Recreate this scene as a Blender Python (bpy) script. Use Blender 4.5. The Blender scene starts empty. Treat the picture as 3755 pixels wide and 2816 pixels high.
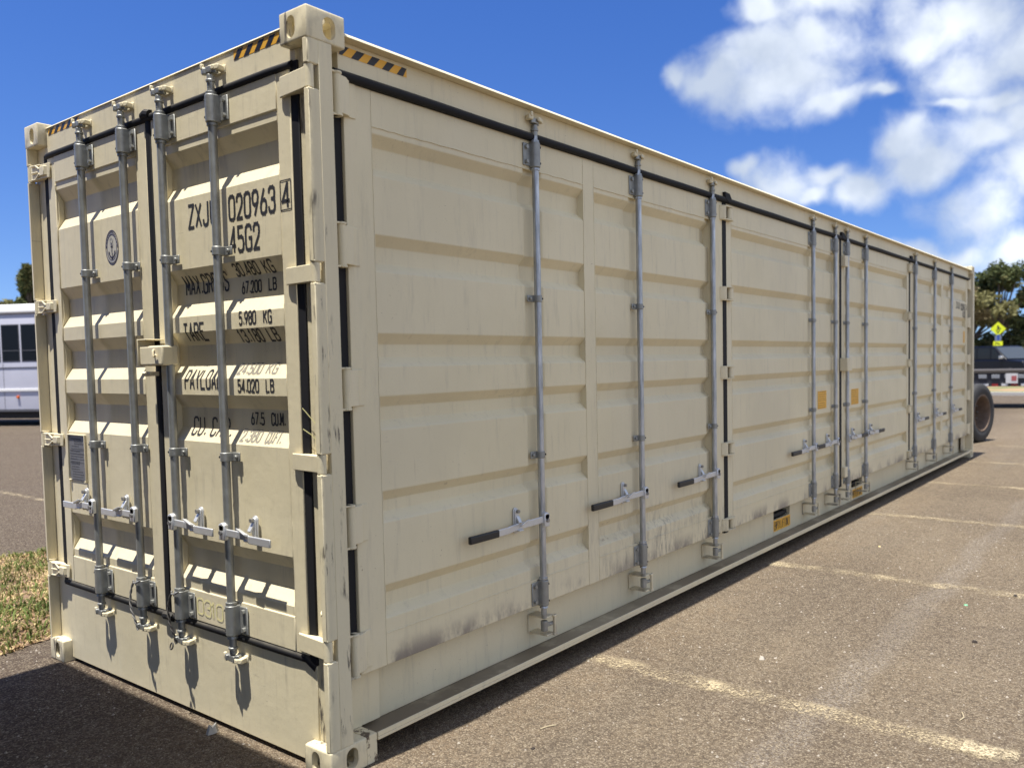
import bpy, bmesh, math, random
from mathutils import Vector, Matrix
R = math.radians
rnd = random.Random(7)
scene = bpy.context.scene
col = scene.collection

# ------------------------------------------------------------------ camera
cam_d = bpy.data.cameras.new("camera")
cam = bpy.data.objects.new("camera", cam_d)
col.objects.link(cam)
rt = Vector((0.60557247, -0.79555034, -0.01953570))
up = Vector((0.05373183, 0.01638321, 0.99842099))
fw = Vector((0.79397410, 0.60566596, -0.05266759))
M = Matrix((rt, up, -fw)).transposed().to_4x4()
M.translation = Vector((-1.94671, -2.54245, 1.58520))
cam.matrix_world = M
cam_d.sensor_fit = 'HORIZONTAL'
cam_d.sensor_width = 36.0
cam_d.lens = 29.369
cam_d.shift_x = -0.03320
cam_d.shift_y = 0.02131
cam_d.clip_start = 0.05
cam_d.clip_end = 3000
cam_d.dof.use_dof = True
cam_d.dof.focus_distance = 4.2
cam_d.dof.aperture_fstop = 2.6
scene.camera = cam

# ------------------------------------------------------------------ sky, sun, exposure
SUN = Vector((-0.235, 0.021, 1.0)).normalized()          # towards the sun, almost overhead
world = bpy.data.worlds.new("World")
scene.world = world
world.use_nodes = True
wt = world.node_tree
wt.nodes.clear()
wn = wt.nodes.new
wl = wt.links.new


def wmath(op, a=None, b=None, c=None, clamp=False):
    n = wn('ShaderNodeMath'); n.operation = op; n.use_clamp = clamp
    for i, v in enumerate((a, b, c)):
        if v is None:
            continue
        if isinstance(v, (int, float)):
            n.inputs[i].default_value = v
        else:
            wl(v, n.inputs[i])
    return n.outputs[0]


sky = wn('ShaderNodeTexSky')
sky.sky_type = 'NISHITA'
sky.sun_disc = False
sky.sun_elevation = math.asin(SUN.z)
sky.sun_rotation = math.atan2(SUN.x, SUN.y)
sky.altitude = 0
sky.air_density = 1.0
sky.dust_density = 0.35
sky.ozone_density = 3.0
SKY_STRENGTH = 0.12
tc = wn('ShaderNodeTexCoord')
lift = wn('ShaderNodeVectorMath'); lift.operation = 'ADD'; wl(tc.outputs['Generated'], lift.inputs[0]); lift.inputs[1].default_value = (0, 0, .085)   # clear air: no yellow band at the horizon
lnm = wn('ShaderNodeVectorMath'); lnm.operation = 'NORMALIZE'; wl(lift.outputs[0], lnm.inputs[0]); wl(lnm.outputs[0], sky.inputs['Vector'])
wx = wn('ShaderNodeTexNoise'); wx.inputs['Scale'].default_value = 11.0; wx.inputs['Detail'].default_value = 3.0
wl(tc.outputs['Generated'], wx.inputs['Vector'])
sub = wn('ShaderNodeVectorMath'); sub.operation = 'SUBTRACT'; wl(wx.outputs['Color'], sub.inputs[0]); sub.inputs[1].default_value = (.5, .5, .5)
scl = wn('ShaderNodeVectorMath'); scl.operation = 'SCALE'; wl(sub.outputs[0], scl.inputs[0]); scl.inputs['Scale'].default_value = 0.075
dirw = wn('ShaderNodeVectorMath'); dirw.operation = 'ADD'; wl(tc.outputs['Generated'], dirw.inputs[0]); wl(scl.outputs[0], dirw.inputs[1])
dn = wn('ShaderNodeVectorMath'); dn.operation = 'NORMALIZE'; wl(dirw.outputs[0], dn.inputs[0])
sp = wn('ShaderNodeSeparateXYZ'); wl(dn.outputs[0], sp.inputs[0])
AZ = wmath('MULTIPLY', wmath('ARCTAN2', sp.outputs[1], sp.outputs[0]), 180 / math.pi)
EL = wmath('MULTIPLY', wmath('ARCSINE', sp.outputs[2]), 180 / math.pi)
cmb = wn('ShaderNodeCombineXYZ'); wl(AZ, cmb.inputs[0]); wl(EL, cmb.inputs[1])
# fair-weather cumulus: (azimuth, elevation, half width, half height) in degrees
CL = [(21.42, 17.57, 5.0, 2.5), (22.87, 19.04, 2.3, 1.6), (27.64, 17.95, 1.3, 0.9), (25.24, 17.23, 2.3, 1.2), (22.85, 21.0, 2.1, .9), (19.99, 19.4, 3.3, 1.8),
      (18.4, 21.6, 4.2, 1.3), (10.92, 19.3, 4.6, 2.5), (7.5, 17.35, 3.0, 2.7), (10.65, 16.1, 3.2, 1.8), (8.6, 14.6, 2.6, 0.9), (13.46, 18.0, 1.7, 1.5),
      (18.59, 15.93, 2.8, 1.1), (21.45, 11.28, 2.3, 1.8), (23.5, 12.2, .9, .9), (16.38, 10.5, 2.2, 1.6), (18.32, 11.37, 1.7, 1.15), (13.96, 13.13, 1.9, 1.4),
      (12.65, 11.77, 2.8, 1.5), (9.64, 12.85, 2.4, 1.45), (7.6, 13.64, 1.8, 1.5), (9.85, 8.1, 2.8, 2.4), (7.6, 10.06, 2.4, 2.1), (11.86, 6.2, 2.8, .9),
      (8.0, 5.9, 3.2, 1.4), (19.73, 10.3, 1.7, .9), (15.57, 15.71, 1.2, .5), (11.39, 14.6, 1.5, .5), (17.2, 9.86, 1.4, 1.0)]
field = None
for ci, (a, e, ra, re_) in enumerate(CL):
    if ci < 29: ra, re_ = ra * 1.17, re_ * 1.08
    s_ = wn('ShaderNodeVectorMath'); s_.operation = 'SUBTRACT'; wl(cmb.outputs[0], s_.inputs[0]); s_.inputs[1].default_value = (a, e, 0)
    m_ = wn('ShaderNodeVectorMath'); m_.operation = 'MULTIPLY'; wl(s_.outputs[0], m_.inputs[0]); m_.inputs[1].default_value = (1 / ra, 1 / re_, 0)
    l_ = wn('ShaderNodeVectorMath'); l_.operation = 'LENGTH'; wl(m_.outputs[0], l_.inputs[0])
    v = wmath('SUBTRACT', 1.0, l_.outputs['Value'])
    field = v if field is None else wmath('SMOOTH_MAX', field, v, 0.40)
# unseen cloud deck over the right-hand sky, added to brighten the container side
nd = wn('ShaderNodeTexNoise'); nd.inputs['Scale'].default_value = 3.4; nd.inputs['Detail'].default_value = 4; nd.inputs['Roughness'].default_value = .5
wl(dirw.outputs[0], nd.inputs['Vector'])
gate = wn('ShaderNodeMapRange'); gate.interpolation_type = 'SMOOTHSTEP'; wl(sp.outputs[1], gate.inputs[0])
gate.inputs[1].default_value = .06; gate.inputs[2].default_value = -.22; gate.inputs[3].default_value = -2.2; gate.inputs[4].default_value = .62
deck = wmath('ADD', wmath('MULTIPLY', wmath('SUBTRACT', nd.outputs[0], .5), 3.4), gate.outputs[0])
field = wmath('SMOOTH_MAX', field, deck, 0.2)
n1 = wn('ShaderNodeTexNoise'); n1.inputs['Scale'].default_value = 11; n1.inputs['Detail'].default_value = 7; n1.inputs['Roughness'].default_value = .55
wl(tc.outputs['Generated'], n1.inputs['Vector'])
dens = wmath('ADD', field, wmath('MULTIPLY', wmath('SUBTRACT', n1.outputs[0], 0.5), 1.35))
n3 = wn('ShaderNodeTexNoise'); n3.inputs['Scale'].default_value = 38; n3.inputs['Detail'].default_value = 5; n3.inputs['Roughness'].default_value = .6
wl(dirw.outputs[0], n3.inputs['Vector'])
dens = wmath('ADD', dens, wmath('MULTIPLY', wmath('SUBTRACT', n3.outputs[0], 0.5), 0.6))
mr = wn('ShaderNodeMapRange'); mr.interpolation_type = 'SMOOTHSTEP'
wl(dens, mr.inputs[0]); mr.inputs[1].default_value = -0.12; mr.inputs[2].default_value = 0.88; mr.inputs[3].default_value = 0; mr.inputs[4].default_value = 0.92
n2 = wn('ShaderNodeTexNoise'); n2.inputs['Scale'].default_value = 8; n2.inputs['Detail'].default_value = 5; n2.inputs['Roughness'].default_value = .5
mp2 = wn('ShaderNodeMapping'); mp2.inputs['Location'].default_value = (3.1, 0.4, 0.09)
wl(tc.outputs['Generated'], mp2.inputs[0]); wl(mp2.outputs[0], n2.inputs['Vector'])
cr = wn('ShaderNodeValToRGB')
cr.color_ramp.elements[0].position = .36; cr.color_ramp.elements[0].color = (2.5, 2.85, 3.4, 1)
cr.color_ramp.elements[1].position = .70; cr.color_ramp.elements[1].color = (5.2, 5.45, 5.65, 1)
wl(n2.outputs[0], cr.inputs[0])
hs = wn('ShaderNodeHueSaturation'); hs.inputs['Hue'].default_value = .518; hs.inputs['Saturation'].default_value = 1.32; hs.inputs['Value'].default_value = .66
wl(sky.outputs[0], hs.inputs['Color'])
mx = wn('ShaderNodeMix'); mx.data_type = 'RGBA'
wl(mr.outputs[0], mx.inputs[0]); wl(hs.outputs[0], mx.inputs[6]); wl(cr.outputs[0], mx.inputs[7])
bg = wn('ShaderNodeBackground'); bg.inputs[1].default_value = SKY_STRENGTH
wl(mx.outputs[2], bg.inputs[0])
wo = wn('ShaderNodeOutputWorld'); wl(bg.outputs[0], wo.inputs[0])

sun_d = bpy.data.lights.new("sun", 'SUN')
sun_d.energy = 4.3
sun_d.angle = R(0.53)
sun_d.color = (1.0, 0.955, 0.87)
sun = bpy.data.objects.new("sun", sun_d)
col.objects.link(sun)
sun.location = (0, 0, 30)
sun.rotation_euler = SUN.to_track_quat('Z', 'Y').to_euler()

scene.view_settings.view_transform = 'Standard'
scene.view_settings.look = 'None'
scene.view_settings.gamma = 1
scene.view_settings.use_curve_mapping = False
scene.view_settings.exposure = 1.05


# ------------------------------------------------------------------ materials
def mat(name):
    m = bpy.data.materials.new(name); m.use_nodes = True
    nt = m.node_tree
    b = nt.nodes['Principled BSDF']
    return m, nt, b


def nmath(nt, op, a=None, b=None, clamp=False):
    n = nt.nodes.new('ShaderNodeMath'); n.operation = op; n.use_clamp = clamp
    for i, v in enumerate((a, b)):
        if v is None: continue
        if isinstance(v, (int, float)): n.inputs[i].default_value = v
        else: nt.links.new(v, n.inputs[i])
    return n.outputs[0]


def mixc(nt, f, a, b):
    n = nt.nodes.new('ShaderNodeMix'); n.data_type = 'RGBA'
    for i, v in ((0, f), (6, a), (7, b)):
        if isinstance(v, (int, float)): n.inputs[i].default_value = v
        elif isinstance(v, tuple): n.inputs[i].default_value = v + (1,) if len(v) == 3 else v
        else: nt.links.new(v, n.inputs[i])
    return n.outputs[2]


def noise(nt, scale, detail=4, rough=.5, stretch=None, src=None):
    if src is None:
        g = nt.nodes.new('ShaderNodeNewGeometry'); src = g.outputs['Position']
    if stretch:
        mp = nt.nodes.new('ShaderNodeMapping'); mp.inputs['Scale'].default_value = stretch
        nt.links.new(src, mp.inputs[0]); src = mp.outputs[0]
    n = nt.nodes.new('ShaderNodeTexNoise'); n.inputs['Scale'].default_value = scale
    n.inputs['Detail'].default_value = detail; n.inputs['Roughness'].default_value = rough
    nt.links.new(src, n.inputs['Vector'])
    return n.outputs[0]


def smooth(nt, v, a, b, o0=0., o1=1.):
    m = nt.nodes.new('ShaderNodeMapRange'); m.interpolation_type = 'SMOOTHSTEP'
    nt.links.new(v, m.inputs[0])
    for i, x in enumerate((a, b, o0, o1)): m.inputs[i + 1].default_value = x
    return m.outputs[0]


def bump(nt, b, h, strength=.3, dist=.01):
    n = nt.nodes.new('ShaderNodeBump'); n.inputs['Strength'].default_value = strength; n.inputs['Distance'].default_value = dist
    nt.links.new(h, n.inputs['Height']); nt.links.new(n.outputs[0], b.inputs['Normal'])


def simple(name, c, rough=.5, metal=0., var=.08, scale=20, bmp=0.0, spec=.5):
    m, nt, b = mat(name)
    f = noise(nt, scale, 4)
    c0 = tuple(x * (1 - var) for x in c); c1 = tuple(min(1, x * (1 + var)) for x in c)
    nt.links.new(mixc(nt, f, c0, c1), b.inputs['Base Color'])
    b.inputs['Roughness'].default_value = rough; b.inputs['Metallic'].default_value = metal
    b.inputs['Specular IOR Level'].default_value = spec
    if bmp: bump(nt, b, noise(nt, scale * 4, 3), bmp, .004)
    return m


def paint(name, dirt=.0, scuff=0., zdirt=False, rust=0., silt=False):
    m, nt, b = mat(name)
    g = nt.nodes.new('ShaderNodeNewGeometry'); P = g.outputs['Position']
    s = nt.nodes.new('ShaderNodeSeparateXYZ'); nt.links.new(P, s.inputs[0])
    c = mixc(nt, smooth(nt, noise(nt, 1.3, 4, .6, src=P), .3, .7), (.680, .603, .408), (.735, .655, .455))
    fine = noise(nt, 26, 5, .7, (1, 1, .12), P)
    c = mixc(nt, smooth(nt, fine, .5, .78, 0, .30 + dirt * .4), c, (.33, .30, .235))
    wash = noise(nt, 9, 5, .65, (1, 1, .05), P)
    c = mixc(nt, smooth(nt, wash, .58, .75, 0, .16 + dirt * .3), c, (.76, .69, .52))
    speck = noise(nt, 160, 2, .5, None, P)
    c = mixc(nt, smooth(nt, speck, .66, .76, 0, .35), c, (.30, .27, .21))
    if zdirt:                                              # road grime splashed over the lowest parts and round one leaf
        zz = smooth(nt, s.outputs[2], 1.05, .30)
        xx = nmath(nt, 'MULTIPLY', smooth(nt, s.outputs[0], 1.5, 2.2), smooth(nt, s.outputs[0], 3.7, 3.3))
        amt = nmath(nt, 'MULTIPLY', zz, nmath(nt, 'ADD', .13, nmath(nt, 'MULTIPLY', xx, .85)))
        st = noise(nt, 34, 6, .75, (1, 1, .16), P)
        bl = noise(nt, 3.2, 5, .65, None, P)
        k = nmath(nt, 'MULTIPLY', smooth(nt, st, .44, .66), smooth(nt, bl, .36, .62))
        k = nmath(nt, 'MULTIPLY', k, amt, True)
        c = mixc(nt, k, c, (.20, .175, .145))
        lo = nmath(nt, 'MULTIPLY', smooth(nt, s.outputs[2], .455, .35), smooth(nt, noise(nt, 4, 5, .7, (1, 1, .5), P), .44, .62))
        c = mixc(nt, nmath(nt, 'MULTIPLY', lo, .8), c, (.15, .125, .12))
    if silt:
        nz = nt.nodes.new('ShaderNodeSeparateXYZ'); nt.links.new(g.outputs['Normal'], nz.inputs[0])
        ledge = nmath(nt, 'MULTIPLY', smooth(nt, nz.outputs[2], .86, .97), smooth(nt, noise(nt, 7, 4, .6, None, P), .2, .5, .55, .95))      # silt lying on upward faces
        c = mixc(nt, ledge, c, (.16, .125, .085))
    fade = noise(nt, .75, 4, .55, (1, 1, .7), P)
    c = mixc(nt, smooth(nt, fade, .40, .66, 0, .34), c, (.545, .490, .365))
    run = nmath(nt, 'MULTIPLY', smooth(nt, noise(nt, 22, 3, .5, (1, 1, .035), P), .685, .74), smooth(nt, noise(nt, 2.4, 3, .5, None, P), .52, .64))
    c = mixc(nt, nmath(nt, 'MULTIPLY', run, .42), c, (.27, .185, .11))
    scr = nmath(nt, 'MULTIPLY', smooth(nt, noise(nt, 9, 4, .7, (1, 1, 9), P), .665, .69), smooth(nt, noise(nt, 1.9, 2, .5, None, P), .57, .64))
    c = mixc(nt, nmath(nt, 'MULTIPLY', scr, .4), c, (.34, .30, .23))
    if not rust:                                            # tiny rust freckles
        a = nmath(nt, 'MULTIPLY', smooth(nt, noise(nt, 95, 3, .6, None, P), .70, .74), smooth(nt, noise(nt, 3.1, 3, .5, None, P), .52, .62))
        c = mixc(nt, nmath(nt, 'MULTIPLY', a, .8), c, (.16, .085, .045))
    if scuff:
        a = smooth(nt, noise(nt, 30, 5, .7, (1, 1, .13), P), .53, .62)
        bb = smooth(nt, noise(nt, 4.5, 3, .5, (1, 1, .6), P), .47, .56)
        k = nmath(nt, 'MULTIPLY', nmath(nt, 'MULTIPLY', a, bb), scuff, True)
        c = mixc(nt, k, c, (.10, .085, .07))
    if rust:
        a = smooth(nt, noise(nt, 26, 6, .7, (1, 1, .45), P), .50, .56)
        c = mixc(nt, nmath(nt, 'MULTIPLY', a, rust), c, (.085, .055, .04))
    nt.links.new(c, b.inputs['Base Color'])
    b.inputs['Roughness'].default_value = .52
    b.inputs['Specular IOR Level'].default_value = .35
    bump(nt, b, nmath(nt, 'ADD', noise(nt, 14, 5, .6, None, P), nmath(nt, 'MULTIPLY', noise(nt, 2.2, 2, .5, None, P), 2.2)), .13, .012)
    return m


PAINT = paint('cream_paint')
PAINT_END = paint('cream_paint_dusty', dirt=.35)
PAINT_SIDE = paint('cream_paint_grimy', zdirt=True)
PAINT_WEB = paint('cream_paint_web', dirt=.05)
PAINT_FLANGE = paint('cream_paint_silted', silt=True)
PAINT_POST = paint('cream_paint_scuffed', scuff=1.0)
PAINT_CHIP = paint('cream_paint_chipped', rust=.95)
PAINT_CAST = paint('cream_paint_casting', scuff=.9, rust=.10)


def galv():
    m, nt, b = mat('galvanised_steel')
    o = nt.nodes.new('ShaderNodeTexCoord')
    f = noise(nt, 25, 5, .6, (1, 1, .2), o.outputs['Object'])
    nt.links.new(mixc(nt, smooth(nt, f, .3, .7), (.30, .32, .34), (.58, .60, .63)), b.inputs['Base Color'])
    b.inputs['Metallic'].default_value = .75
    nt.links.new(smooth(nt, f, .3, .7, .46, .33), b.inputs['Roughness'])
    return m


GALV = galv()
ZINC = simple('zinc_plate', (.62, .63, .64), .42, .55, .1, 30)
GALV_DULL = simple('dull_galvanised_steel', (.31, .315, .30), .5, .6, .34, 22, .12)
BOLT = simple('bolt_steel', (.30, .30, .30), .45, .8)
HOLE = simple('bolt_hole_black', (.012, .012, .012), .8)


def rubber():
    m, nt, b = mat('black_rubber')
    g = nt.nodes.new('ShaderNodeNewGeometry')
    d = noise(nt, 14, 5, .7, (1, 1, .4))
    s = nt.nodes.new('ShaderNodeSeparateXYZ'); nt.links.new(g.outputs['Normal'], s.inputs[0])
    k = nmath(nt, 'MULTIPLY', smooth(nt, s.outputs[2], .15, .8, 0, .55), smooth(nt, d, .3, .7, .4, 1), True)   # dust settled on upward faces
    nt.links.new(mixc(nt, k, (.016, .016, .018), (.17, .155, .125)), b.inputs['Base Color'])
    b.inputs['Roughness'].default_value = .7
    b.inputs['Specular IOR Level'].default_value = .2
    return m


RUBBER = rubber()
GRIP = simple('black_vinyl_grip', (.014, .014, .015), .45)
INK = simple('black_stencil_ink', (.028, .027, .03), .6, 0, .25, 60)
INK_FADE = simple('grey_faded_ink', (.24, .22, .18), .65, 0, .2, 60)
CHALK = simple('yellow_chalk', (.78, .73, .34), .9, 0, .15, 200)
YELLOW = simple('yellow_film', (.80, .42, .035), .45, 0, .07, 15)
BLACKF = simple('black_film', (.018, .017, .02), .45, 0, .1, 15)
NAVY = simple('navy_print', (.055, .05, .085), .55)
GREYP = simple('grey_print', (.34, .33, .33), .55)
PALEP = simple('pale_print', (.50, .47, .40), .55)
PLATE = simple('etched_data_plate', (.175, .175, .185), .5, .2, .15, 60)
PLATE_INK = simple('plate_etching', (.075, .075, .08), .6)
DARKIN = simple('dark_steel_and_shade', (.02, .02, .02), .8)  # for dark steel parts and the painted shade in the truck wheel
CABLE = simple('braided_wire', (.30, .29, .27), .5, .6, .4, 260)
CABLE_DARK = simple('braided_dark_wire', (.06, .055, .05), .6, .2, .4, 260)


# ------------------------------------------------------------------ mesh helper
class MB:
    def __init__(s): s.v = []; s.f = []

    def add(s, vs, fs):
        o = len(s.v); s.v += [tuple(v) for v in vs]; s.f += [tuple(i + o for i in f) for f in fs]; return s

    def box(s, x0, x1, y0, y1, z0, z1):
        v = [(x, y, z) for z in (z0, z1) for y in (y0, y1) for x in (x0, x1)]
        return s.add(v, [(0, 2, 3, 1), (4, 5, 7, 6), (0, 1, 5, 4), (2, 6, 7, 3), (0, 4, 6, 2), (1, 3, 7, 5)])

    def obox(s, c, ax, ay, az):                              # oriented box: centre and three half axes
        c, ax, ay, az = map(Vector, (c, ax, ay, az))
        v = [c + i * ax + j * ay + k * az for k in (-1, 1) for j in (-1, 1) for i in (-1, 1)]
        return s.add(v, [(0, 2, 3, 1), (4, 5, 7, 6), (0, 1, 5, 4), (2, 6, 7, 3), (0, 4, 6, 2), (1, 3, 7, 5)])

    def cyl(s, p0, p1, r, n=14, r1=None):
        p0, p1 = Vector(p0), Vector(p1); r1 = r if r1 is None else r1
        d = (p1 - p0).normalized(); a = d.orthogonal().normalized(); b = d.cross(a)
        v = []
        for p, q in ((p0, r), (p1, r1)):
            for i in range(n):
                t = 2 * math.pi * i / n; v.append(p + q * (math.cos(t) * a + math.sin(t) * b))
        f = [(i, (i + 1) % n, n + (i + 1) % n, n + i) for i in range(n)]
        f += [tuple(range(n - 1, -1, -1)), tuple(range(n, 2 * n))]
        return s.add(v, f)

    def prism(s, poly, ax, a0, a1):                          # polygon in the two other axes, pushed along ax
        n = len(poly); v = []
        for a in (a0, a1):
            for (p, q) in poly:
                v.append({'x': (a, p, q), 'y': (p, a, q), 'z': (p, q, a)}[ax])
        f = [(i, (i + 1) % n, n + (i + 1) % n, n + i) for i in range(n)]
        f += [tuple(range(n - 1, -1, -1)), tuple(range(n, 2 * n))]
        return s.add(v, f)

    def tube(s, pts, r, n=8, rr=None):
        pts = [Vector(p) for p in pts]; v = []; a = None
        for i, p in enumerate(pts):
            d = (pts[min(i + 1, len(pts) - 1)] - pts[max(i - 1, 0)]).normalized()
            a = d.orthogonal().normalized() if a is None else (a - a.dot(d) * d).normalized()
            b = d.cross(a); q = rr[i] if rr else r
            v += [p + q * (math.cos(2 * math.pi * k / n) * a + math.sin(2 * math.pi * k / n) * b) for k in range(n)]
        f = []
        for i in range(len(pts) - 1):
            for k in range(n):
                f.append((i * n + k, i * n + (k + 1) % n, (i + 1) * n + (k + 1) % n, (i + 1) * n + k))
        f += [tuple(range(n - 1, -1, -1)), tuple(range(len(v) - n, len(v)))]
        return s.add(v, f)

    def lathe(s, prof, c, n=40, axis='y'):                   # prof: (radius, along)
        v = []; m = len(prof)
        for i in range(n):
            t = 2 * math.pi * i / n
            for (r, h) in prof:
                a, b = r * math.cos(t), r * math.sin(t)
                v.append({'y': (c[0] + a, c[1] + h, c[2] + b), 'x': (c[0] + h, c[1] + a, c[2] + b), 'z': (c[0] + a, c[1] + b, c[2] + h)}[axis])
        f = [(i * m + k, i * m + k + 1, ((i + 1) % n) * m + k + 1, ((i + 1) % n) * m + k) for i in range(n) for k in range(m - 1)]
        return s.add(v, f)

    def mesh(s, name, m, ang=35):
        me = bpy.data.meshes.new(name); me.from_pydata(s.v, [], s.f); me.validate()
        bm = bmesh.new(); bm.from_mesh(me); bmesh.ops.recalc_face_normals(bm, faces=bm.faces); bm.to_mesh(me); bm.free()
        me.materials.append(m)
        me.polygons.foreach_set('use_smooth', [True] * len(me.polygons))
        me.set_sharp_from_angle(angle=R(ang))
        return me

    def build(s, name, m, parent=None, bevel=0., ang=35, seg=2):
        o = bpy.data.objects.new(name, s.mesh(name, m, ang)); col.objects.link(o)
        o.parent = parent
        if bevel:
            md = o.modifiers.new('edge', 'BEVEL'); md.width = bevel; md.segments = seg; md.limit_method = 'ANGLE'; md.angle_limit = R(40)
            md.harden_normals = False
        return o


def tag(o, label, cat, group=None):
    o['label'] = label; o['category'] = cat
    if group: o['group'] = group
    return o


def empty(name, loc=(0, 0, 0), rz=0):
    o = bpy.data.objects.new(name, None); col.objects.link(o); o.location = loc; o.rotation_euler = (0, 0, rz)
    o.empty_display_size = .2
    return o


def struct(o):
    o['kind'] = 'structure'; return o


def stuff(o):
    o['kind'] = 'stuff'; return o


def copy_tree(o, parent, loc=None, rz=None):
    c = o.copy(); col.objects.link(c); c.parent = parent
    if loc is not None: c.location = loc
    if rz is not None: c.rotation_euler = (0, 0, rz)
    for ch in list(o.children): copy_tree(ch, c)
    return c


# ------------------------------------------------------------------ ground
def asphalt():
    m, nt, b = mat('worn_brown_asphalt')
    g = nt.nodes.new('ShaderNodeNewGeometry'); P = g.outputs['Position']
    big = noise(nt, .55, 5, .6, None, P)
    c = mixc(nt, smooth(nt, big, .32, .68), (.156, .119, .081), (.214, .168, .116))
    streak = noise(nt, 1.1, 4, .6, (.22, 1.0, 1), P)
    c = mixc(nt, smooth(nt, streak, .55, .75, 0, .45), c, (.225, .20, .163))
    sy = nt.nodes.new('ShaderNodeSeparateXYZ'); nt.links.new(P, sy.inputs[0])
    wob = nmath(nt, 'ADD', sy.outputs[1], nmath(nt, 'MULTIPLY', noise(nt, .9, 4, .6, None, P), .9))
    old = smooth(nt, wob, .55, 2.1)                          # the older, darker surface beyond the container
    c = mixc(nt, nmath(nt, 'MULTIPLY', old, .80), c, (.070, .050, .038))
    blot = nmath(nt, 'MULTIPLY', smooth(nt, noise(nt, .8, 5, .65, (1, 1.6, 1), P), .58, .72), .45)
    c = mixc(nt, blot, c, (.098, .074, .055))
    spot = smooth(nt, noise(nt, 2.6, 3, .5, None, P), .70, .76)
    c = mixc(nt, nmath(nt, 'MULTIPLY', spot, .5), c, (.07, .056, .045))
    lane = smooth(nt, noise(nt, .62, 4, .6, (.10, 1.5, 1), P), .50, .70)
    c = mixc(nt, nmath(nt, 'MULTIPLY', lane, .38), c, (.085, .066, .052))
    dm = nmath(nt, 'ADD', sy.outputs[1], nmath(nt, 'MULTIPLY', noise(nt, 2.4, 4, .6, None, P), .55))
    dust = nmath(nt, 'MULTIPLY', smooth(nt, dm, -.30, .02), smooth(nt, noise(nt, 6, 4, .65, None, P), .30, .62))
    c = mixc(nt, nmath(nt, 'MULTIPLY', nmath(nt, 'MULTIPLY', dust, nmath(nt, 'SUBTRACT', 1.0, old)), .40), c, (.27, .20, .13))
    ym = nmath(nt, 'ADD', sy.outputs[1], nmath(nt, 'MULTIPLY', noise(nt, 1.4, 3, .5, None, P), .30))
    scrub = nmath(nt, 'MULTIPLY', smooth(nt, ym, -1.24, -1.14), smooth(nt, ym, -.98, -1.07))
    scrub = nmath(nt, 'MULTIPLY', scrub, smooth(nt, noise(nt, 60, 3, .6, None, P), .36, .60))
    c = mixc(nt, nmath(nt, 'MULTIPLY', scrub, .55), c, (.30, .275, .25))
    patch = smooth(nt, noise(nt, .42, 3, .45, None, P), .54, .60)
    c = mixc(nt, nmath(nt, 'MULTIPLY', patch, .22), c, (.10, .082, .068))
    vc = nt.nodes.new('ShaderNodeTexVoronoi'); vc.feature = 'DISTANCE_TO_EDGE'; vc.inputs['Scale'].default_value = .42
    wp = nt.nodes.new('ShaderNodeTexNoise'); wp.inputs['Scale'].default_value = 2.2; wp.inputs['Detail'].default_value = 5; nt.links.new(P, wp.inputs['Vector'])
    va = nt.nodes.new('ShaderNodeVectorMath'); va.operation = 'MULTIPLY_ADD'; nt.links.new(wp.outputs['Color'], va.inputs[0]); va.inputs[1].default_value = (.5, .5, 0); nt.links.new(P, va.inputs[2])
    nt.links.new(va.outputs[0], vc.inputs['Vector'])
    crk = nmath(nt, 'MULTIPLY', smooth(nt, vc.outputs['Distance'], .0048, .0012), smooth(nt, noise(nt, .35, 3, .5, None, P), .44, .56))
    v5 = nt.nodes.new('ShaderNodeTexVoronoi'); v5.inputs['Scale'].default_value = 62; nt.links.new(P, v5.inputs['Vector'])
    h5 = nt.nodes.new('ShaderNodeSeparateColor'); nt.links.new(v5.outputs['Color'], h5.inputs[0])
    c = mixc(nt, smooth(nt, h5.outputs[0], .5, 1.0, 0, .42), c, (.30, .25, .19))
    c = mixc(nt, smooth(nt, h5.outputs[1], .5, 1.0, 0, .48), c, (.060, .046, .035))
    v = nt.nodes.new('ShaderNodeTexVoronoi'); v.inputs['Scale'].default_value = 150; nt.links.new(P, v.inputs['Vector'])
    h = nt.nodes.new('ShaderNodeSeparateColor'); nt.links.new(v.outputs['Color'], h.inputs[0])
    c = mixc(nt, smooth(nt, h.outputs[0], .55, 1.0, 0, .55), c, (.42, .355, .255))
    c = mixc(nt, smooth(nt, h.outputs[1], .62, 1.0, 0, .60), c, (.075, .058, .044))
    c = mixc(nt, smooth(nt, v.outputs['Distance'], .42, .75, 0, .55), c, (.06, .045, .034))
    sp_ = noise(nt, 70, 4, .75, None, P)
    c = mixc(nt, smooth(nt, sp_, .62, .74, 0, .5), c, (.07, .052, .04))
    c = mixc(nt, smooth(nt, sp_, .36, .27, 0, .55), c, (.36, .315, .25))
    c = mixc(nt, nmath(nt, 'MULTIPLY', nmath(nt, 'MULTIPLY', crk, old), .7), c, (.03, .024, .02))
    nt.links.new(c, b.inputs['Base Color'])
    b.inputs['Roughness'].default_value = .95
    b.inputs['Specular IOR Level'].default_value = .15
    hh = nmath(nt, 'ADD', nmath(nt, 'MULTIPLY', v.outputs['Distance'], -.8), nmath(nt, 'MULTIPLY', sp_, -1.2))
    bump(nt, b, hh, .9, .009)
    return m


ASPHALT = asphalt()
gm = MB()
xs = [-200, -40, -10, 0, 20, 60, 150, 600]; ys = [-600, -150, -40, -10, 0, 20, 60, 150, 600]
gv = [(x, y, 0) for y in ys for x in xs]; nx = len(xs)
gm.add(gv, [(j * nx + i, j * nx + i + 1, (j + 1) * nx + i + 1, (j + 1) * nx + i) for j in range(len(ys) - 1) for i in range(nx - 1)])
struct(gm.build('asphalt_ground', ASPHALT))


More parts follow.
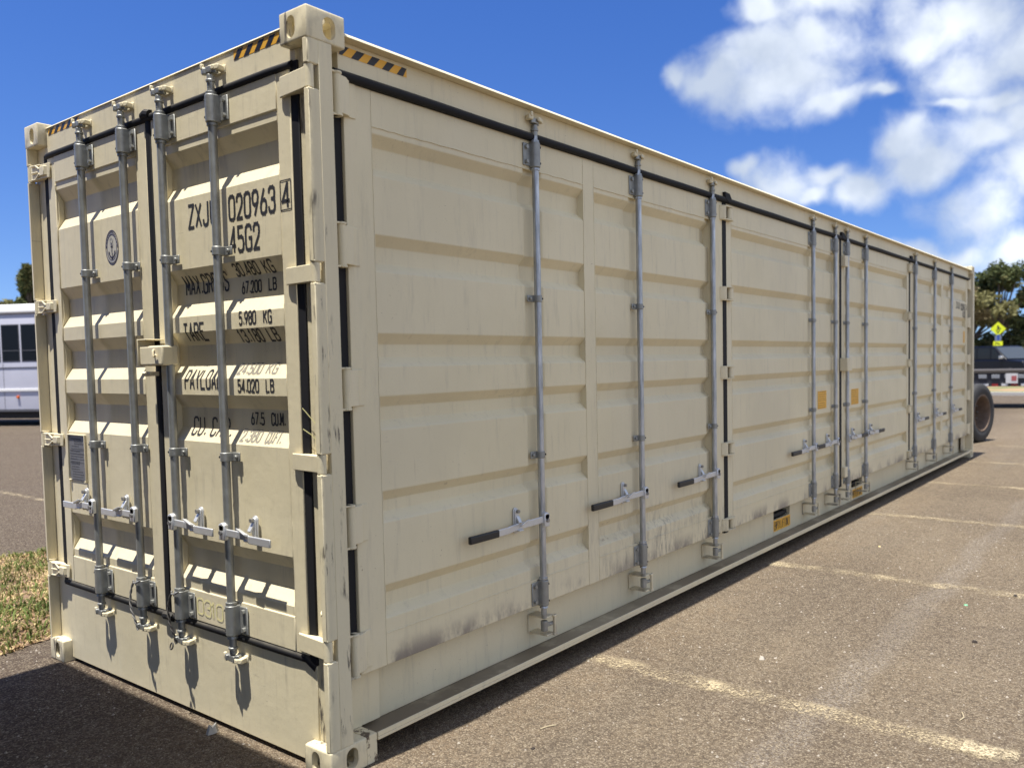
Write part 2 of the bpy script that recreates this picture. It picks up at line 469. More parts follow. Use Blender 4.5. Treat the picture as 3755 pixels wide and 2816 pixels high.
def line_mat(name, c, lo, hi):
    m, nt, b = mat(name)
    g = nt.nodes.new('ShaderNodeNewGeometry'); P = g.outputs['Position']
    w = noise(nt, 85, 4, .75, None, P); w2 = noise(nt, 5, 4, .6, None, P)
    k = smooth(nt, nmath(nt, 'ADD', w, nmath(nt, 'MULTIPLY', w2, .55)), lo, hi)
    o = nt.nodes.new('ShaderNodeTexCoord'); s = nt.nodes.new('ShaderNodeSeparateXYZ'); nt.links.new(o.outputs['Generated'], s.inputs[0])
    e = nmath(nt, 'MULTIPLY', smooth(nt, nmath(nt, 'ADD', s.outputs[0], nmath(nt, 'MULTIPLY', nmath(nt, 'SUBTRACT', w2, .5), .9)), -.02, .30), smooth(nt, nmath(nt, 'ADD', s.outputs[0], nmath(nt, 'MULTIPLY', nmath(nt, 'SUBTRACT', w, .5), .8)), 1.02, .70))
    k = nmath(nt, 'MULTIPLY', k, e, True)
    b.inputs['Base Color'].default_value = (*c, 1); b.inputs['Roughness'].default_value = .9
    t = nt.nodes.new('ShaderNodeBsdfTransparent'); x = nt.nodes.new('ShaderNodeMixShader')
    nt.links.new(k, x.inputs[0]); nt.links.new(t.outputs[0], x.inputs[1]); nt.links.new(b.outputs[0], x.inputs[2])
    nt.links.new(x.outputs[0], nt.nodes['Material Output'].inputs[0])
    return m


LINE = line_mat('faded_yellow_line_paint', (.50, .41, .26), .70, 1.04)
LINE_NEW = line_mat('yellow_line_paint', (.54, .455, .30), .66, .98)
LINE_OLD = line_mat('scrubbed_line_trace', (.25, .225, .20), .74, .95)


def sheet(name, x0, x1, y0, y1, z, m):
    b = MB(); n = 24
    ay = abs(y1 - y0) >= abs(x1 - x0)
    vs = []
    for i in range(n + 1):
        t = i / n; j = .004 * math.sin(i * 2.7)
        if ay: vs += [(x0 + j, y0 + (y1 - y0) * t, z), (x1 + j, y0 + (y1 - y0) * t, z)]
        else: vs += [(x0 + (x1 - x0) * t, y0 + j, z), (x0 + (x1 - x0) * t, y1 + j, z)]
    b.add(vs, [(2 * i, 2 * i + 1, 2 * i + 3, 2 * i + 2) for i in range(n)])
    return struct(b.build(name, m))


for i, x in enumerate((1.69, 4.17, 6.65, 9.10, 11.5, 14.0)):
    sheet('parking_line', x - .09, x + .09, -2.05, -.02, .004, LINE)
    if i < 2: sheet('parking_line', x - .07, x + .07, -2.06, -1.86 if i == 0 else -1.95, .008, LINE_NEW)
sheet('parking_line', 2.36, 2.48, 7.0, 13.0, .004, LINE)
sheet('parking_line', 4.9, 5.02, 7.0, 13.0, .004, LINE)

# loose chips of stone on the asphalt
pb = MB(); r2 = random.Random(11)
for k in range(2600):
    if r2.random() < .75:
        x, y = r2.uniform(-.5, 7), r2.uniform(-3.2, -.05)
    else:
        x, y = r2.uniform(-1.6, .03), r2.uniform(-.6, 2.7)
    q = r2.choice((.0022, .003, .004, .004, .006)) * r2.uniform(.7, 1.4)
    a = r2.uniform(0, 6.3)
    v = []
    for j in range(5):
        t = a + j * 1.2566; v.append((x + q * math.cos(t) * r2.uniform(.7, 1.2), y + q * math.sin(t) * r2.uniform(.7, 1.2), 0))
    v.append((x, y, q * r2.uniform(.7, 1.2)))
    pb.add(v, [(j, (j + 1) % 5, 5) for j in range(5)])
stuff(pb.build('gravel_chips', simple('pale_stone_chip', (.34, .30, .25), .9, 0, .6, 60), ang=10))


# ------------------------------------------------------------------ the container
C = empty('shipping_container')
tag(C, 'tan forty foot shipping container with folding side doors, grey locking rods and black seals', 'shipping container')
L, W, H = 12.192, 2.438, 2.896


def mirrored(me, name, fx=None, fy=None, fz=None):           # a copy of a mesh reflected about a plane
    n = me.copy(); n.name = name; k = 0
    for v in n.vertices:
        if fx is not None: v.co.x = 2 * fx - v.co.x
        if fy is not None: v.co.y = 2 * fy - v.co.y
        if fz is not None: v.co.z = 2 * fz - v.co.z
    if sum(a is not None for a in (fx, fy, fz)) % 2: n.flip_normals()
    return n


def link(name, me, parent=None):
    o = bpy.data.objects.new(name, me); col.objects.link(o); o.parent = parent; return o


def oval(cx, cz, w, h, n=10):
    r = w / 2; d = h / 2 - r; p = []
    for i in range(n + 1):
        t = math.pi * i / n; p.append((cx + r * math.cos(t), cz + d + r * math.sin(t)))
    for i in range(n + 1):
        t = math.pi + math.pi * i / n; p.append((cx + r * math.cos(t), cz - d + r * math.sin(t)))
    return p


def boolean(base, cutters, name, m, ang=30):
    o = base.build('casting_blank', m, None)
    bv = o.modifiers.new('b', 'BEVEL'); bv.width = .007; bv.segments = 3; bv.limit_method = 'ANGLE'
    tmp = []
    for c in cutters:
        k = c.build('cutter', m); tmp.append(k)
        md = o.modifiers.new('x', 'BOOLEAN'); md.object = k; md.operation = 'DIFFERENCE'; md.solver = 'EXACT'
    dg = bpy.context.evaluated_depsgraph_get()
    me = bpy.data.meshes.new_from_object(o.evaluated_get(dg)); me.name = name
    for k in tmp + [o]: bpy.data.objects.remove(k)
    me.polygons.foreach_set('use_smooth', [True] * len(me.polygons)); me.set_sharp_from_angle(angle=R(ang))
    return me


cast = boolean(MB().box(0, .178, 0, .162, 0, .118),
               [MB().box(.026, .160, .026, .146, .028, .1), MB().prism(oval(.092, .062, .050, .082), 'x', -.01, .05),
                MB().prism(oval(.103, .062, .058, .082), 'y', -.01, .05), MB().prism(oval(.09, .08, .06, .11), 'z', -.01, .05)],
               'corner_casting', PAINT_CAST)
for fx in (None, L / 2):
    for fy in (None, W / 2):
        for fz in (None, H / 2):
            if fx is None and fy is None and fz is None:
                me = cast
            else:
                me = mirrored(cast, 'corner_casting', fx, fy, fz)
            o = link('corner_casting', me, C)
            if fx is None and fy is None and fz is None: o['label'] = 'lower casting below the scuffed corner post'

# chipped plate welded behind the near lower casting
MB().box(.1785, .232, .004, .1, .001, .117).build('casting_gusset', PAINT_CHIP, C, .002)

SLOTS = [(2.598, 2.690), (1.891, 1.972), (1.177, 1.257), (.462, .547)]          # end-door hinge cut-outs, z ranges


def post(near=True):
    b = MB()
    poly = [(.05, .026), (0, .026), (0, .012), (.0035, .0035), (.012, 0), (.05, 0)]
    z = .118
    for (a, c) in sorted(SLOTS):
        b.prism(poly, 'z', z, a); z = c
    b.prism(poly, 'z', z, H - .118)
    b.box(.050, .112, 0, .014, .118, H - .118)
    b.box(.052, .062, .014, .135, .118, H - .118)
    b.box(.102, .112, .014, .096, .118, H - .118)
    b.box(.103, .235, .0965, .108, .118, H - .118)
    return b


pm = post().build('corner_post', PAINT_POST, C, .002)
link('corner_post', mirrored(pm.data, 'corner_post', None, W / 2), C).data.materials[0] = PAINT_END
farp = MB().box(.0, .10, 0, .014, .118, H - .118).box(.09, .10, .014, .1, .118, H - .118).box(.0, .012, .014, .16, .118, H - .118).box(.101, .235, .0965, .108, .118, H - .118)
fm = farp.mesh('corner_post', PAINT)
link('corner_post', mirrored(fm, 'corner_post', L / 2), C); link('corner_post', mirrored(fm, 'corner_post', L / 2, W / 2), C)

# rails, header, sill, shell
MB().box(.046, .112, .1625, W - .1625, 2.736, 2.866).box(.0465, .112, .13, .1625, 2.736, 2.777).box(.0465, .112, W - .1625, W - .13, 2.736, 2.777).prism([(.041, 2.8665), (.041, 2.869), (.050, 2.878), (.113, 2.878), (.113, 2.8665)], 'y', .163, W - .163).build('door_header', PAINT_END, C, .003)
MB().prism([(.163, .022), (W - .163, .022), (W - .163, .118), (W - .128, .118), (W - .128, .44), (.128, .44), (.128, .118), (.163, .118)], 'x', .046, .15).build('door_sill', PAINT_END, C, .003)
MB().box(.179, L - .179, .050, .12, 2.716, 2.828).prism([(.002, 2.8285), (.002, 2.832), (.016, 2.846), (.13, 2.846), (.13, 2.8285)], 'x', .179, L - .179).build('top_side_rail', PAINT, C, .003)
MB().box(.179, L - .179, W - .12, W - .02, 2.716, 2.840).build('top_side_rail', PAINT, C, .003)
b = MB()
px0, px1, qx0, qx1 = 4.655, 5.015, 6.70, 7.06
for a, c in ((.119, px0), (px1, qx0), (qx1, L - .119)):
    b.box(a, c, .14, .16, .098, .40)
for a, c in ((px0, px1), (qx0, qx1)):
    b.box(a, c, .14, .16, .098, .232)
    b.box(a - .008, a, .1605, .5, .2, .4); b.box(c, c + .008, .1605, .5, .2, .4)
b.build('bottom_side_rail', PAINT_WEB, C, .0025)
MB().box(.235, L - .235, .0, .175, .084, .0975).box(.235, L - .235, .0, .007, .0977, .118).build('rail_flange', PAINT_FLANGE, C, .0025)
MB().box(.179, L - .179, W - .2, W - .02, .05, .36).build('bottom_side_rail', PAINT, C)
MB().box(.113, .335, .100, .112, .118, .40).build('rail_gusset', PAINT_WEB, C, .002); MB().box(L - .36, L - .113, .100, .112, .118, .40).build('rail_gusset', PAINT_SIDE, C, .002)
b = MB(); nn = 40
rv = []; rf = []
for i in range(nn * 4 + 1):
    x = .12 + (L - .24) * i / (nn * 4); dz = (0, .018, .018, 0)[i % 4]
    rv += [(x, .1, 2.822 + dz), (x, W - .1, 2.822 + dz)]
b.add(rv, [(2 * i, 2 * i + 2, 2 * i + 3, 2 * i + 1) for i in range(nn * 4)])
b.build('roof', PAINT, C)
b = MB(); rv = []
for i in range(45 * 4 + 1):
    x = .12 + (L - .24) * i / 180; dy = (0, .03, .03, 0)[i % 4]
    rv += [(x, W - .09 + dy, .3), (x, W - .09 + dy, 2.75)]
b.add(rv, [(2 * i, 2 * i + 2, 2 * i + 3, 2 * i + 1) for i in range(180)])
b.build('side_wall', PAINT, C)
MB().box(L - .1, L - .06, .11, W - .11, .1, 2.86).build('end_wall', PAINT, C)
MB().box(.15, L - .15, .17, W - .17, .24, .27).build('floor', DARKIN, C)

# ---------------- end doors (facing -x)
XF, XP, XR = .040, .044, .081                                 # frame face, rib crest, recess
REC_E = [(2.536, 2.328), (2.022, 1.814), (1.746, 1.540), (1.470, 1.264), (.831, .632)]


def xprof(z):
    for (t, bo) in REC_E:
        if bo <= z <= t:
            if z > t - .058: return XP + (XR - XP) * (t - z) / .058
            if z < bo + .058: return XP + (XR - XP) * (z - bo) / .058
            return XR
    return XP


def end_door(y0, y1, p0, p1):
    b = MB()
    zt, zb = 2.712, .452
    b.box(XF, .082, y0, p0, zb, zt).box(XF, .082, p1, y1, zb, zt)
    b.box(XF - .002, .07, p0, p1, 2.574, zt - .001).box(XF - .001, .07, p0, p1, zb + .001, .594)
    zs = [.585]
    for (t, bo) in reversed(REC_E): zs += [bo, bo + .058, t - .058, t]
    zs.append(2.585)
    ysn = [p0 - .002, p1 + .002]; v = []
    for z in zs:
        for y in ysn: v.append((xprof(z), y, z))
    b.add(v, [(2 * i, 2 * i + 1, 2 * i + 3, 2 * i + 2) for i in range(len(zs) - 1)])
    o = b.build('end_door', PAINT_END, C, .004, ang=22)
    return o


DR = end_door(.165, 1.195, .247, 1.098)
DL = end_door(1.243, 2.273, 1.340, 2.191)
# weld beads down the panel edges
for (y, D_) in ((.247, DR), (1.098, DR), (1.340, DL), (2.191, DL)):
    pts = [(xprof(z) * .35 + XF * .65 - .0005, y + rnd.uniform(-.0012, .0012), z) for z in [.6 + i * .0245 for i in range(81)]]
    MB().tube(pts, .0035, 5).build('weld_bead', PAINT_END, D_)

# rubber seals of the end doors
b = MB()
b.tube([(.050, .150, 2.722), (.046, .3, 2.724), (.046, 1.2, 2.724), (.046, 2.25, 2.724), (.052, 2.285, 2.722)], .0185, 12)
b.build('rubber_seal', RUBBER, C)
b = MB(); b.tube([(.058, .135, .405), (.054, .19, .435), (.052, .3, .436), (.052, 1.2, .434), (.052, 2.25, .437), (.052, 2.30, .44)], .0195, 12); b.build('rubber_seal', RUBBER, C)
MB().prism([(.052, 1.190), (.038, 1.197), (.033, 1.219), (.038, 1.240), (.052, 1.247)], 'z', .43, 2.735).build('rubber_seal', RUBBER, C, .003)
MB().tube([(.040, 1.19, 2.735), (.036, 1.219, 2.742), (.040, 1.25, 2.735)], .022, 10).build('seal_joint', RUBBER, C)
MB().tube([(.046, 1.18, .43), (.042, 1.219, .435), (.046, 1.255, .43)], .022, 10).build('seal_joint', RUBBER, C)
MB().box(.043, .052, .118, .1645, .42, 2.735).build('rubber_seal', RUBBER, C, .003)
MB().box(.043, .052, 2.274, 2.320, .42, 2.735).build('rubber_seal', RUBBER, C, .003)

# end-door hinges
for (z0, z1) in SLOTS:
    for side in (0, 1):
        b = MB()
        b.cyl((.019, .019, z0 + .004), (.019, .019, z1 - .004), .0175, 18)
        p = [(.010, .020), (.024, .200), (.030, .214), (.0355, .214), (.0355, .170), (.050, .11), (.040, .03)]
        b.prism(p, 'z', z0 + .008, z1 - .008)
        if side:
            for zz in (z0 + .010, (z0 + z1) / 2, z1 - .010):
                b.prism([(.002, .05), (.012, .130), (.026, .130), (.02, .045)], 'z', zz - .004, zz + .004)
            b.prism([(.010, .120), (.010, .185), (.028, .2), (.028, .12)], 'z', z0 + .022, z1 - .022)
            b.obox((.012, .115, z0 + .022), (.006, 0, 0), (0, .022, .012), (0, -.002, .004))
            b.obox((.012, .115, z1 - .022), (.006, 0, 0), (0, .022, -.012), (0, .002, .004))
            for i in range(len(b.v)):
                x, y, z = b.v[i]; b.v[i] = (x, W - y, z)
        b.build('door_hinge', PAINT, C, .003)
        zc = z0 - .006
        for q in (MB().box(.003, .045, .002, .030, z0 - .008, z0 + .003), MB().box(.003, .045, .002, .030, z1 - .003, z1 + .006)):
            if side:
                for i in range(len(q.v)):
                    x, y, z = q.v[i]; q.v[i] = (x, W - y, z)
            q.build('hinge_washer', PAINT, C, .003)
# little hook on the near post
MB().tube([(.052, .075, .655), (.036, .072, .640), (.030, .062, .632), (.026, .05, .642), (.026, .046, .655)], .0055, 7).build('wire_hook', PAINT, C)

# lock box over the meeting edge
b = MB().box(-.040, .036, 1.03, 1.228, 1.602, 1.690)
b.build('lock_box', PAINT_END, C, .008, seg=3)
MB().box(-.046, .036, 1.232, 1.238, 1.60, 1.722).box(-.046, .036, 1.15, 1.232, 1.716, 1.722).build('lock_box_shroud', PAINT_END, C, .002)
MB().tube([(-.042, 1.095, 1.672), (-.05, 1.09, 1.665), (-.052, 1.086, 1.645), (-.048, 1.08, 1.640), (-.05, 1.066, 1.650)], .005, 6).build('padlock_staple', PAINT, C)
MB().cyl((-.004, 1.262, 1.565), (-.004, 1.225, 1.565), .012, 6).cyl((-.004, 1.225, 1.565), (-.004, 1.20, 1.565), .008, 8).box(-.004, .036, 1.205, 1.25, 1.555, 1.575).build('lock_bolt', PAINT, C)

# ---------------- stroke lettering that follows the corrugation
G = {'0': ["ovr"], 'O': ["ovr"], '1': [[(.2, .78), (.5, 1), (.5, 0)]], '2': [[(.02, .72), (.05, .88), (.22, 1), (.75, 1), (.95, .88), (.97, .68), (.85, .5), (.05, 0), (1, 0)]],
     '3': [[(.02, .80), (.1, .93), (.28, 1), (.72, 1), (.92, .92), (.97, .78), (.92, .6), (.7, .53), (.4, .53)], [(.7, .53), (.93, .45), (1, .27), (.95, .1), (.75, 0), (.25, 0), (.06, .08), (0, .22)]],
     '4': [[(.72, 0), (.72, 1), (.0, .26), (1, .26)]], '5': [[(.92, 1), (.08, 1), (.08, .58), (.65, .6), (.9, .52), (1, .32), (.94, .1), (.72, 0), (.25, 0), (.02, .12)]],
     '6': [[(.62, 1), (.1, .45), (.02, .25), (.1, .08), (.3, 0), (.7, 0), (.92, .1), (.98, .3), (.9, .48), (.7, .56), (.3, .56), (.1, .45)]],
     '7': [[(0, 1), (1, 1), (.3, 0)]], '8': [[(.3, .53), (.08, .62), (.04, .8), (.12, .94), (.3, 1), (.7, 1), (.88, .94), (.96, .8), (.92, .62), (.7, .53), (.3, .53), (.06, .42), (0, .25), (.08, .07), (.28, 0), (.72, 0), (.92, .07), (1, .25), (.94, .42), (.7, .53)]],
     '9': [[(.38, 0), (.9, .55), (.98, .75), (.9, .92), (.7, 1), (.3, 1), (.08, .9), (.02, .7), (.1, .52), (.3, .44), (.7, .44), (.9, .55)]],
     'A': [[(0, 0), (.5, 1), (1, 0)], [(.2, .3), (.8, .3)]], 'B': [[(0, 0), (0, 1), (.65, 1), (.9, .9), (.92, .68), (.7, .53), (0, .53)], [(.7, .53), (.95, .42), (1, .2), (.9, .05), (.65, 0), (0, 0)]],
     'C': [[(1, .78), (.9, .94), (.7, 1), (.3, 1), (.08, .92), (0, .75), (0, .25), (.08, .08), (.3, 0), (.7, 0), (.9, .06), (1, .22)]],
     'D': [[(0, 0), (0, 1), (.6, 1), (.9, .88), (1, .65), (1, .35), (.9, .12), (.6, 0), (0, 0)]], 'E': [[(1, 1), (0, 1), (0, 0), (1, 0)], [(0, .52), (.8, .52)]],
     'F': [[(1, 1), (0, 1), (0, 0)], [(0, .52), (.8, .52)]], 'G': [[(1, .8), (.9, .94), (.7, 1), (.3, 1), (.08, .92), (0, .75), (0, .25), (.08, .08), (.3, 0), (.75, 0), (1, .06), (1, .48), (.55, .48)]],
     'I': [[(.5, 0), (.5, 1)]], 'J': [[(.9, 1), (.9, .22), (.8, .06), (.6, 0), (.3, 0), (.1, .08), (.02, .25)]], 'K': [[(0, 0), (0, 1)], [(1, 1), (.05, .42)], [(.3, .6), (1, 0)]],
     'L': [[(0, 1), (0, 0), (1, 0)]], 'M': [[(0, 0), (0, 1), (.5, .3), (1, 1), (1, 0)]], 'N': [[(0, 0), (0, 1), (1, 0), (1, 1)]], 'P': [[(0, 0), (0, 1), (.7, 1), (.95, .9), (1, .75), (.95, .58), (.7, .48), (0, .48)]],
     'R': [[(0, 0), (0, 1), (.7, 1), (.95, .9), (1, .75), (.95, .58), (.7, .48), (0, .48)], [(.55, .48), (1, 0)]],
     'S': [[(.98, .82), (.88, .95), (.7, 1), (.3, 1), (.08, .93), (.02, .75), (.1, .6), (.9, .4), (1, .24), (.9, .06), (.7, 0), (.3, 0), (.08, .06), (0, .2)]],
     'T': [[(0, 1), (1, 1)], [(.5, 1), (.5, 0)]], 'U': [[(0, 1), (0, .25), (.08, .08), (.3, 0), (.7, 0), (.92, .08), (1, .25), (1, 1)]], 'X': [[(0, 0), (1, 1)], [(0, 1), (1, 0)]],
     'Y': [[(0, 1), (.5, .5), (1, 1)], [(.5, .5), (.5, 0)]], 'Z': [[(0, 1), (1, 1), (0, 0), (1, 0)]], '.': [[(.4, .02), (.6, .02)]]}
OVR = [(.3, 0), (.7, 0), (.92, .07), (1, .22), (1, .78), (.92, .93), (.7, 1), (.3, 1), (.08, .93), (0, .78), (0, .22), (.08, .07), (.3, 0)]


def strokes(text, u0, u1, v0, v1, th, fill=.70):
    """quads in a plane: text between u0..u1 (left to right) and v0..v1 (bottom to top), uniform stroke th"""
    n = sum(.45 if c == '.' else (.6 if c == ' ' else 1) for c in text)
    pitch = (u1 - u0) / (n - (1 - fill)); out = []; chars = []; u = u0
    for c in text:
        adv = pitch * (.45 if c == '.' else (.6 if c == ' ' else 1)); w = adv * fill
        for pl in G.get(c, []):
            if pl == "ovr": pl = OVR
            pts = [Vector((u + a * w * (1 if c != '.' else 1), v0 + th / 2 * .0 + bb * (v1 - v0))) for a, bb in pl]
            if c == '.':
                m_ = (pts[0] + pts[1]) / 2; pts = [m_ + Vector((-th * .5, th * .5)), m_ + Vector((th * .5, th * .5))]
            out += ribbon(pts, th)
        if c != ' ': chars.append(out); out = []
        u += adv
    return chars


def ribbon(pts, th):
    q = []; h = th / 2; sgn = 1 if True else -1
    for i in range(len(pts) - 1):
        a, b_ = pts[i], pts[i + 1]; d = (b_ - a)
        ln = d.length
        if ln < 1e-6: continue
        d /= ln; n = Vector((-d.y, d.x)); k = max(1, int(ln / .008))
        a2 = a - d * h * (.9 if i else .25 if len(pts) > 2 else 0); b2 = b_ + d * h * (.9 if i < len(pts) - 2 else .25 if len(pts) > 2 else 0)
        for j in range(k):
            p, r = a2.lerp(b2, j / k), a2.lerp(b2, (j + 1) / k)
            q.append((p - n * h, r - n * h, r + n * h, p + n * h))
    return q


_lift = [0]


def letter_end(quads, name, m, parent, surf=xprof):
    """quads given as (-y, z); laid a hair above the painted sheet"""
    if quads and isinstance(quads[0], list):
        return [letter_end(c, 'letter' if name == 'lettering' else name, m, parent, surf) for c in quads][-1]
    b = MB()
    for i, qd in enumerate(quads):
        e = .0012 + (i % 7) * .00006
        b.add([(surf(p.y) - e, -p.x, p.y) for p in qd], [(0, 1, 2, 3)])
    return b.build(name, m, parent)


def row(text, ya, yb, za, zb, th, m=INK, name='lettering'):
    zc = (za + zb) / 2; dx = xprof(zc) - .045
    f = 1.45 * dx; g = dx * (zc - 1.585) / 2.0
    letter_end(strokes(text, -(ya + f), -(yb + f), zb + g, za + g, th), name, m, DR)


row('ZXJU', .913, .70, 2.291, 2.196, .0125)
row('020963', .602, .288, 2.289, 2.194, .0125)
letter_end(strokes('4', -.231, -.187, 2.199, 2.288, .0125), 'lettering', INK, DR, lambda z: XF)
q = []
for (a, c) in (((-.243, 2.188), (-.176, 2.188)), ((-.176, 2.188), (-.176, 2.300)), ((-.176, 2.300), (-.243, 2.300)), ((-.243, 2.300), (-.243, 2.188))):
    q += ribbon([Vector(a), Vector(c)], .005)
letter_end(q, 'check_digit_frame', INK, DR, lambda z: XF)
row('45G2', .602, .398, 2.160, 2.062, .0125)
row('MAX.GROSS', .966, .630, 1.984, 1.908, .0095)
row('30.480', .577, .412, 2.008, 1.962, .0075); row('KG', .372, .309, 2.006, 1.960, .0075)
row('67.200', .533, .398, 1.934, 1.888, .0075); row('LB', .345, .296, 1.936, 1.890, .0075)
row('TARE', .992, .83, 1.782, 1.708, .0095)
row('5.980', .561, .445, 1.814, 1.764, .0075); row('KG', .390, .338, 1.812, 1.764, .0075)
row('13.180', .565, .402, 1.738, 1.690, .0075); row('LB', .358, .297, 1.738, 1.690, .0075)
row('PAYLOAD', 1.0, .712, 1.576, 1.498, .0095, INK)
row('24.500', .574, .412, 1.600, 1.560, .0075, INK_FADE); row('KG', .372, .304, 1.600, 1.560, .0075, INK_FADE)
row('54.020', .588, .442, 1.535, 1.486, .0075); row('LB', .390, .339, 1.535, 1.487, .0075)
row('CU. CAP.', .945, .64, 1.372, 1.296, .0095)
row('67.5', .502, .412, 1.400, 1.353, .0075); row('CU.M.', .360, .271, 1.400, 1.353, .0075)
row('2.380', .568, .432, 1.326, 1.283, .0075, INK_FADE); row('CU.FT.', .392, .291, 1.326, 1.282, .0075, INK_FADE)
q = []
for (c, a) in (('0', .962), ('3', .902), ('1', .858), ('0', .808)):
    q += strokes(c, -a, -a + .048, .490 + (.962 - a) * -.03, .560 + (.962 - a) * -.03, .0045)
letter_end(q, 'chalk_number', CHALK, DR, lambda z: XF - .002)
q = ribbon([Vector((-.150, 1.425)), Vector((-.135, 1.415)), Vector((-.075, 1.37)), Vector((-.045, 1.345))], .004) + ribbon([Vector((-.150, 1.345)), Vector((-.10, 1.325)), Vector((-.04, 1.285))], .004)
letter_end(q, 'chalk_scribble', CHALK, C, lambda z: .0385)

# round emblem on the left leaf: rings, band blocks, anchor
yc, zc, ra, rb = 1.612, 2.181, .066, .084


def ring(f0, f1, m, name, lift, a0=0, a1=360, n=48):
    b = MB(); v = []
    n = max(2, int(n * (a1 - a0) / 360))
    for i in range(n + 1):
        t = R(a0 + (a1 - a0) * i / n)
        for f in (f0, f1): v.append((XP - .001 - lift, yc - ra * f * math.cos(t), zc + rb * f * math.sin(t)))
    b.add(v, [(2 * i, 2 * i + 1, 2 * i + 3, 2 * i + 2) for i in range(n)])
    return b


e0 = ring(.93, 1.0, NAVY, 'x', 0).build('emblem', NAVY, DL)
ring(0.001, .74, PALEP, 'x', 0).build('emblem_field', PALEP, DL)
ring(.70, .88, NAVY, 'x', .0006, 0, 180).build('emblem_band', NAVY, DL)
ring(.76, .88, GREYP, 'x', .0005, 190, 350).build('emblem_band', GREYP, DL)
ring(.70, .755, NAVY, 'x', .0008, 178, 362).build('emblem_ring', NAVY, DL)
for k in range(12):
    a = 8 + k * 14
    ring(.755, .83, GREYP, 'x', .0011, a, a + 6 + (k % 3)).build('emblem_letter_block', GREYP, DL)
b = MB()
def em(pts, th):
    for qd in ribbon([Vector(p) for p in pts], th): b.add([(XP - .0022, -p.x, p.y) for p in qd], [(0, 1, 2, 3)])
em([(-yc, zc + .02), (-yc, zc - .048)], .005); em([(-yc - .012, zc + .004), (-yc + .012, zc + .004)], .005)
em([(-yc - .030, zc - .022), (-yc - .022, zc - .038), (-yc, zc - .052), (-yc + .022, zc - .038), (-yc + .030, zc - .022)], .007)
em([(-yc - .034, zc - .03), (-yc - .030, zc - .018), (-yc - .022, zc - .026)], .004); em([(-yc + .034, zc - .03), (-yc + .030, zc - .018), (-yc + .022, zc - .026)], .004)
b.build('emblem_anchor', NAVY, DL)
b = MB()
for k in range(9):
    a = k * .7; rr = .008 + .0012 * k
    em([(-yc - .004 + rr * math.cos(a), zc + .036 + rr * math.sin(a)), (-yc - .004 + rr * math.cos(a + .9), zc + .036 + rr * math.sin(a + .9))], .004)
em([(-yc - .016, zc + .02), (-yc, zc + .008), (-yc + .014, zc + .016)], .005); em([(-yc - .01, zc - .01), (-yc + .008, zc - .03)], .004)
b.build('emblem_drawing', GREYP, DL)

# data plate
pl = MB().box(XP - .004, XP - .0005, 1.990, 2.178, 1.006, 1.246).build('data_plate', PLATE, DL, .001)
b = MB()
zr = 1.232
for k in range(17):
    h = (.010, .007, .005)[k % 3] if k in (0, 1, 2, 9, 11) else .0042
    ya = 2.165 - rnd.uniform(0, .02) - (.03 if k in (1, 2) else 0); yb = ya - rnd.uniform(.07, .15)
    y = ya
    while y > max(yb, 2.0):
        w = rnd.uniform(.006, .02); b.box(XP - .0048, XP - .0039, y - w, y, zr - h, zr); y -= w + .004
    zr -= .0135
for zz in (1.168, 1.152, 1.122, 1.104): b.box(XP - .0048, XP - .0039, 2.0, 2.17, zz - .001, zz)
b.build('plate_text', PLATE_INK, DL)
MB().box(XP - .012, XP - .0006, 1.984, 1.990, 1.0, 1.252).box(XP - .012, XP - .0006, 2.178, 2.184, 1.0, 1.252).box(XP - .012, XP - .0006, 1.990, 2.178, 1.2465, 1.252).build('plate_frame', PAINT_END, DL, .0015)
for y in (1.993, 2.173): MB().cyl((XP - .0135, y, 1.006), (XP - .002, y, 1.006), .006, 10).build('plate_rivet', PAINT, DL)


# ---------------- hazard stripes
def stripes_end(ya, yb, z0, z1, x, n):
    base = MB(); blk = MB(); pitch = (ya - yb) / n; sl = .035
    base.add([(x, ya, z0), (x, yb, z0), (x, yb, z1), (x, ya, z1)], [(0, 1, 2, 3)])
    for k in range(n + 1):
        a = ya - k * pitch + (pitch * .05)
        p = [(a, z0), (a - pitch * .5, z0), (a - pitch * .5 - sl, z1), (a - sl, z1)]
        p = [(min(ya, max(yb, q_[0])), q_[1]) for q_ in p]
        if abs(p[0][0] - p[1][0]) + abs(p[2][0] - p[3][0]) < .004: continue
        blk.add([(x - .0006, q_[0], q_[1]) for q_ in p], [(0, 1, 2, 3)])
    o = base.build('hazard_stripe', YELLOW, C); blk.build('black_band', BLACKF, o)


stripes_end(.530, .170, 2.824, 2.861, .0452, 5)
stripes_end(2.254, 1.90, 2.830, 2.863, .0452, 5)
base = MB(); blk = MB(); y = .0488
base.add([(.185, y, 2.776), (.538, y, 2.776), (.538, y, 2.812), (.185, y, 2.812)], [(0, 1, 2, 3)])
for k in range(5):
    a = .165 + k * .079
    p = [(a, 2.776), (a + .036, 2.776), (a + .070, 2.812), (a + .030, 2.812)]
    p = [(min(.538, max(.185, u)), z) for u, z in p]
    blk.add([(u, y - .0006, z) for u, z in p], [(0, 1, 2, 3)])
o = base.build('hazard_stripe', YELLOW, C); blk.build('black_band', BLACKF, o)

# ---------------- side doors (facing -y)
YF, YP, YR = .056, .0575, .0975
REC_S = [(2.512, 2.345), (2.112, 1.962), (1.714, 1.578), (1.457, 1.320), (1.068, .938), (.680, .540)]
RODX = [1.383, 2.373, 3.354, 5.315, 5.90, 6.245, 6.84, 8.825, 9.81, 10.81]


def sstep(t): t = max(0, min(1, t)); return t * t * (3 - 2 * t)


def yrib(z):
    d = 0
    for (t, bo) in REC_S:
        if bo - .001 <= z <= t + .001: d = max(d, max(0, min(1, (t - z) / .044, (z - bo) / .036)))
    return (YR - YP) * d


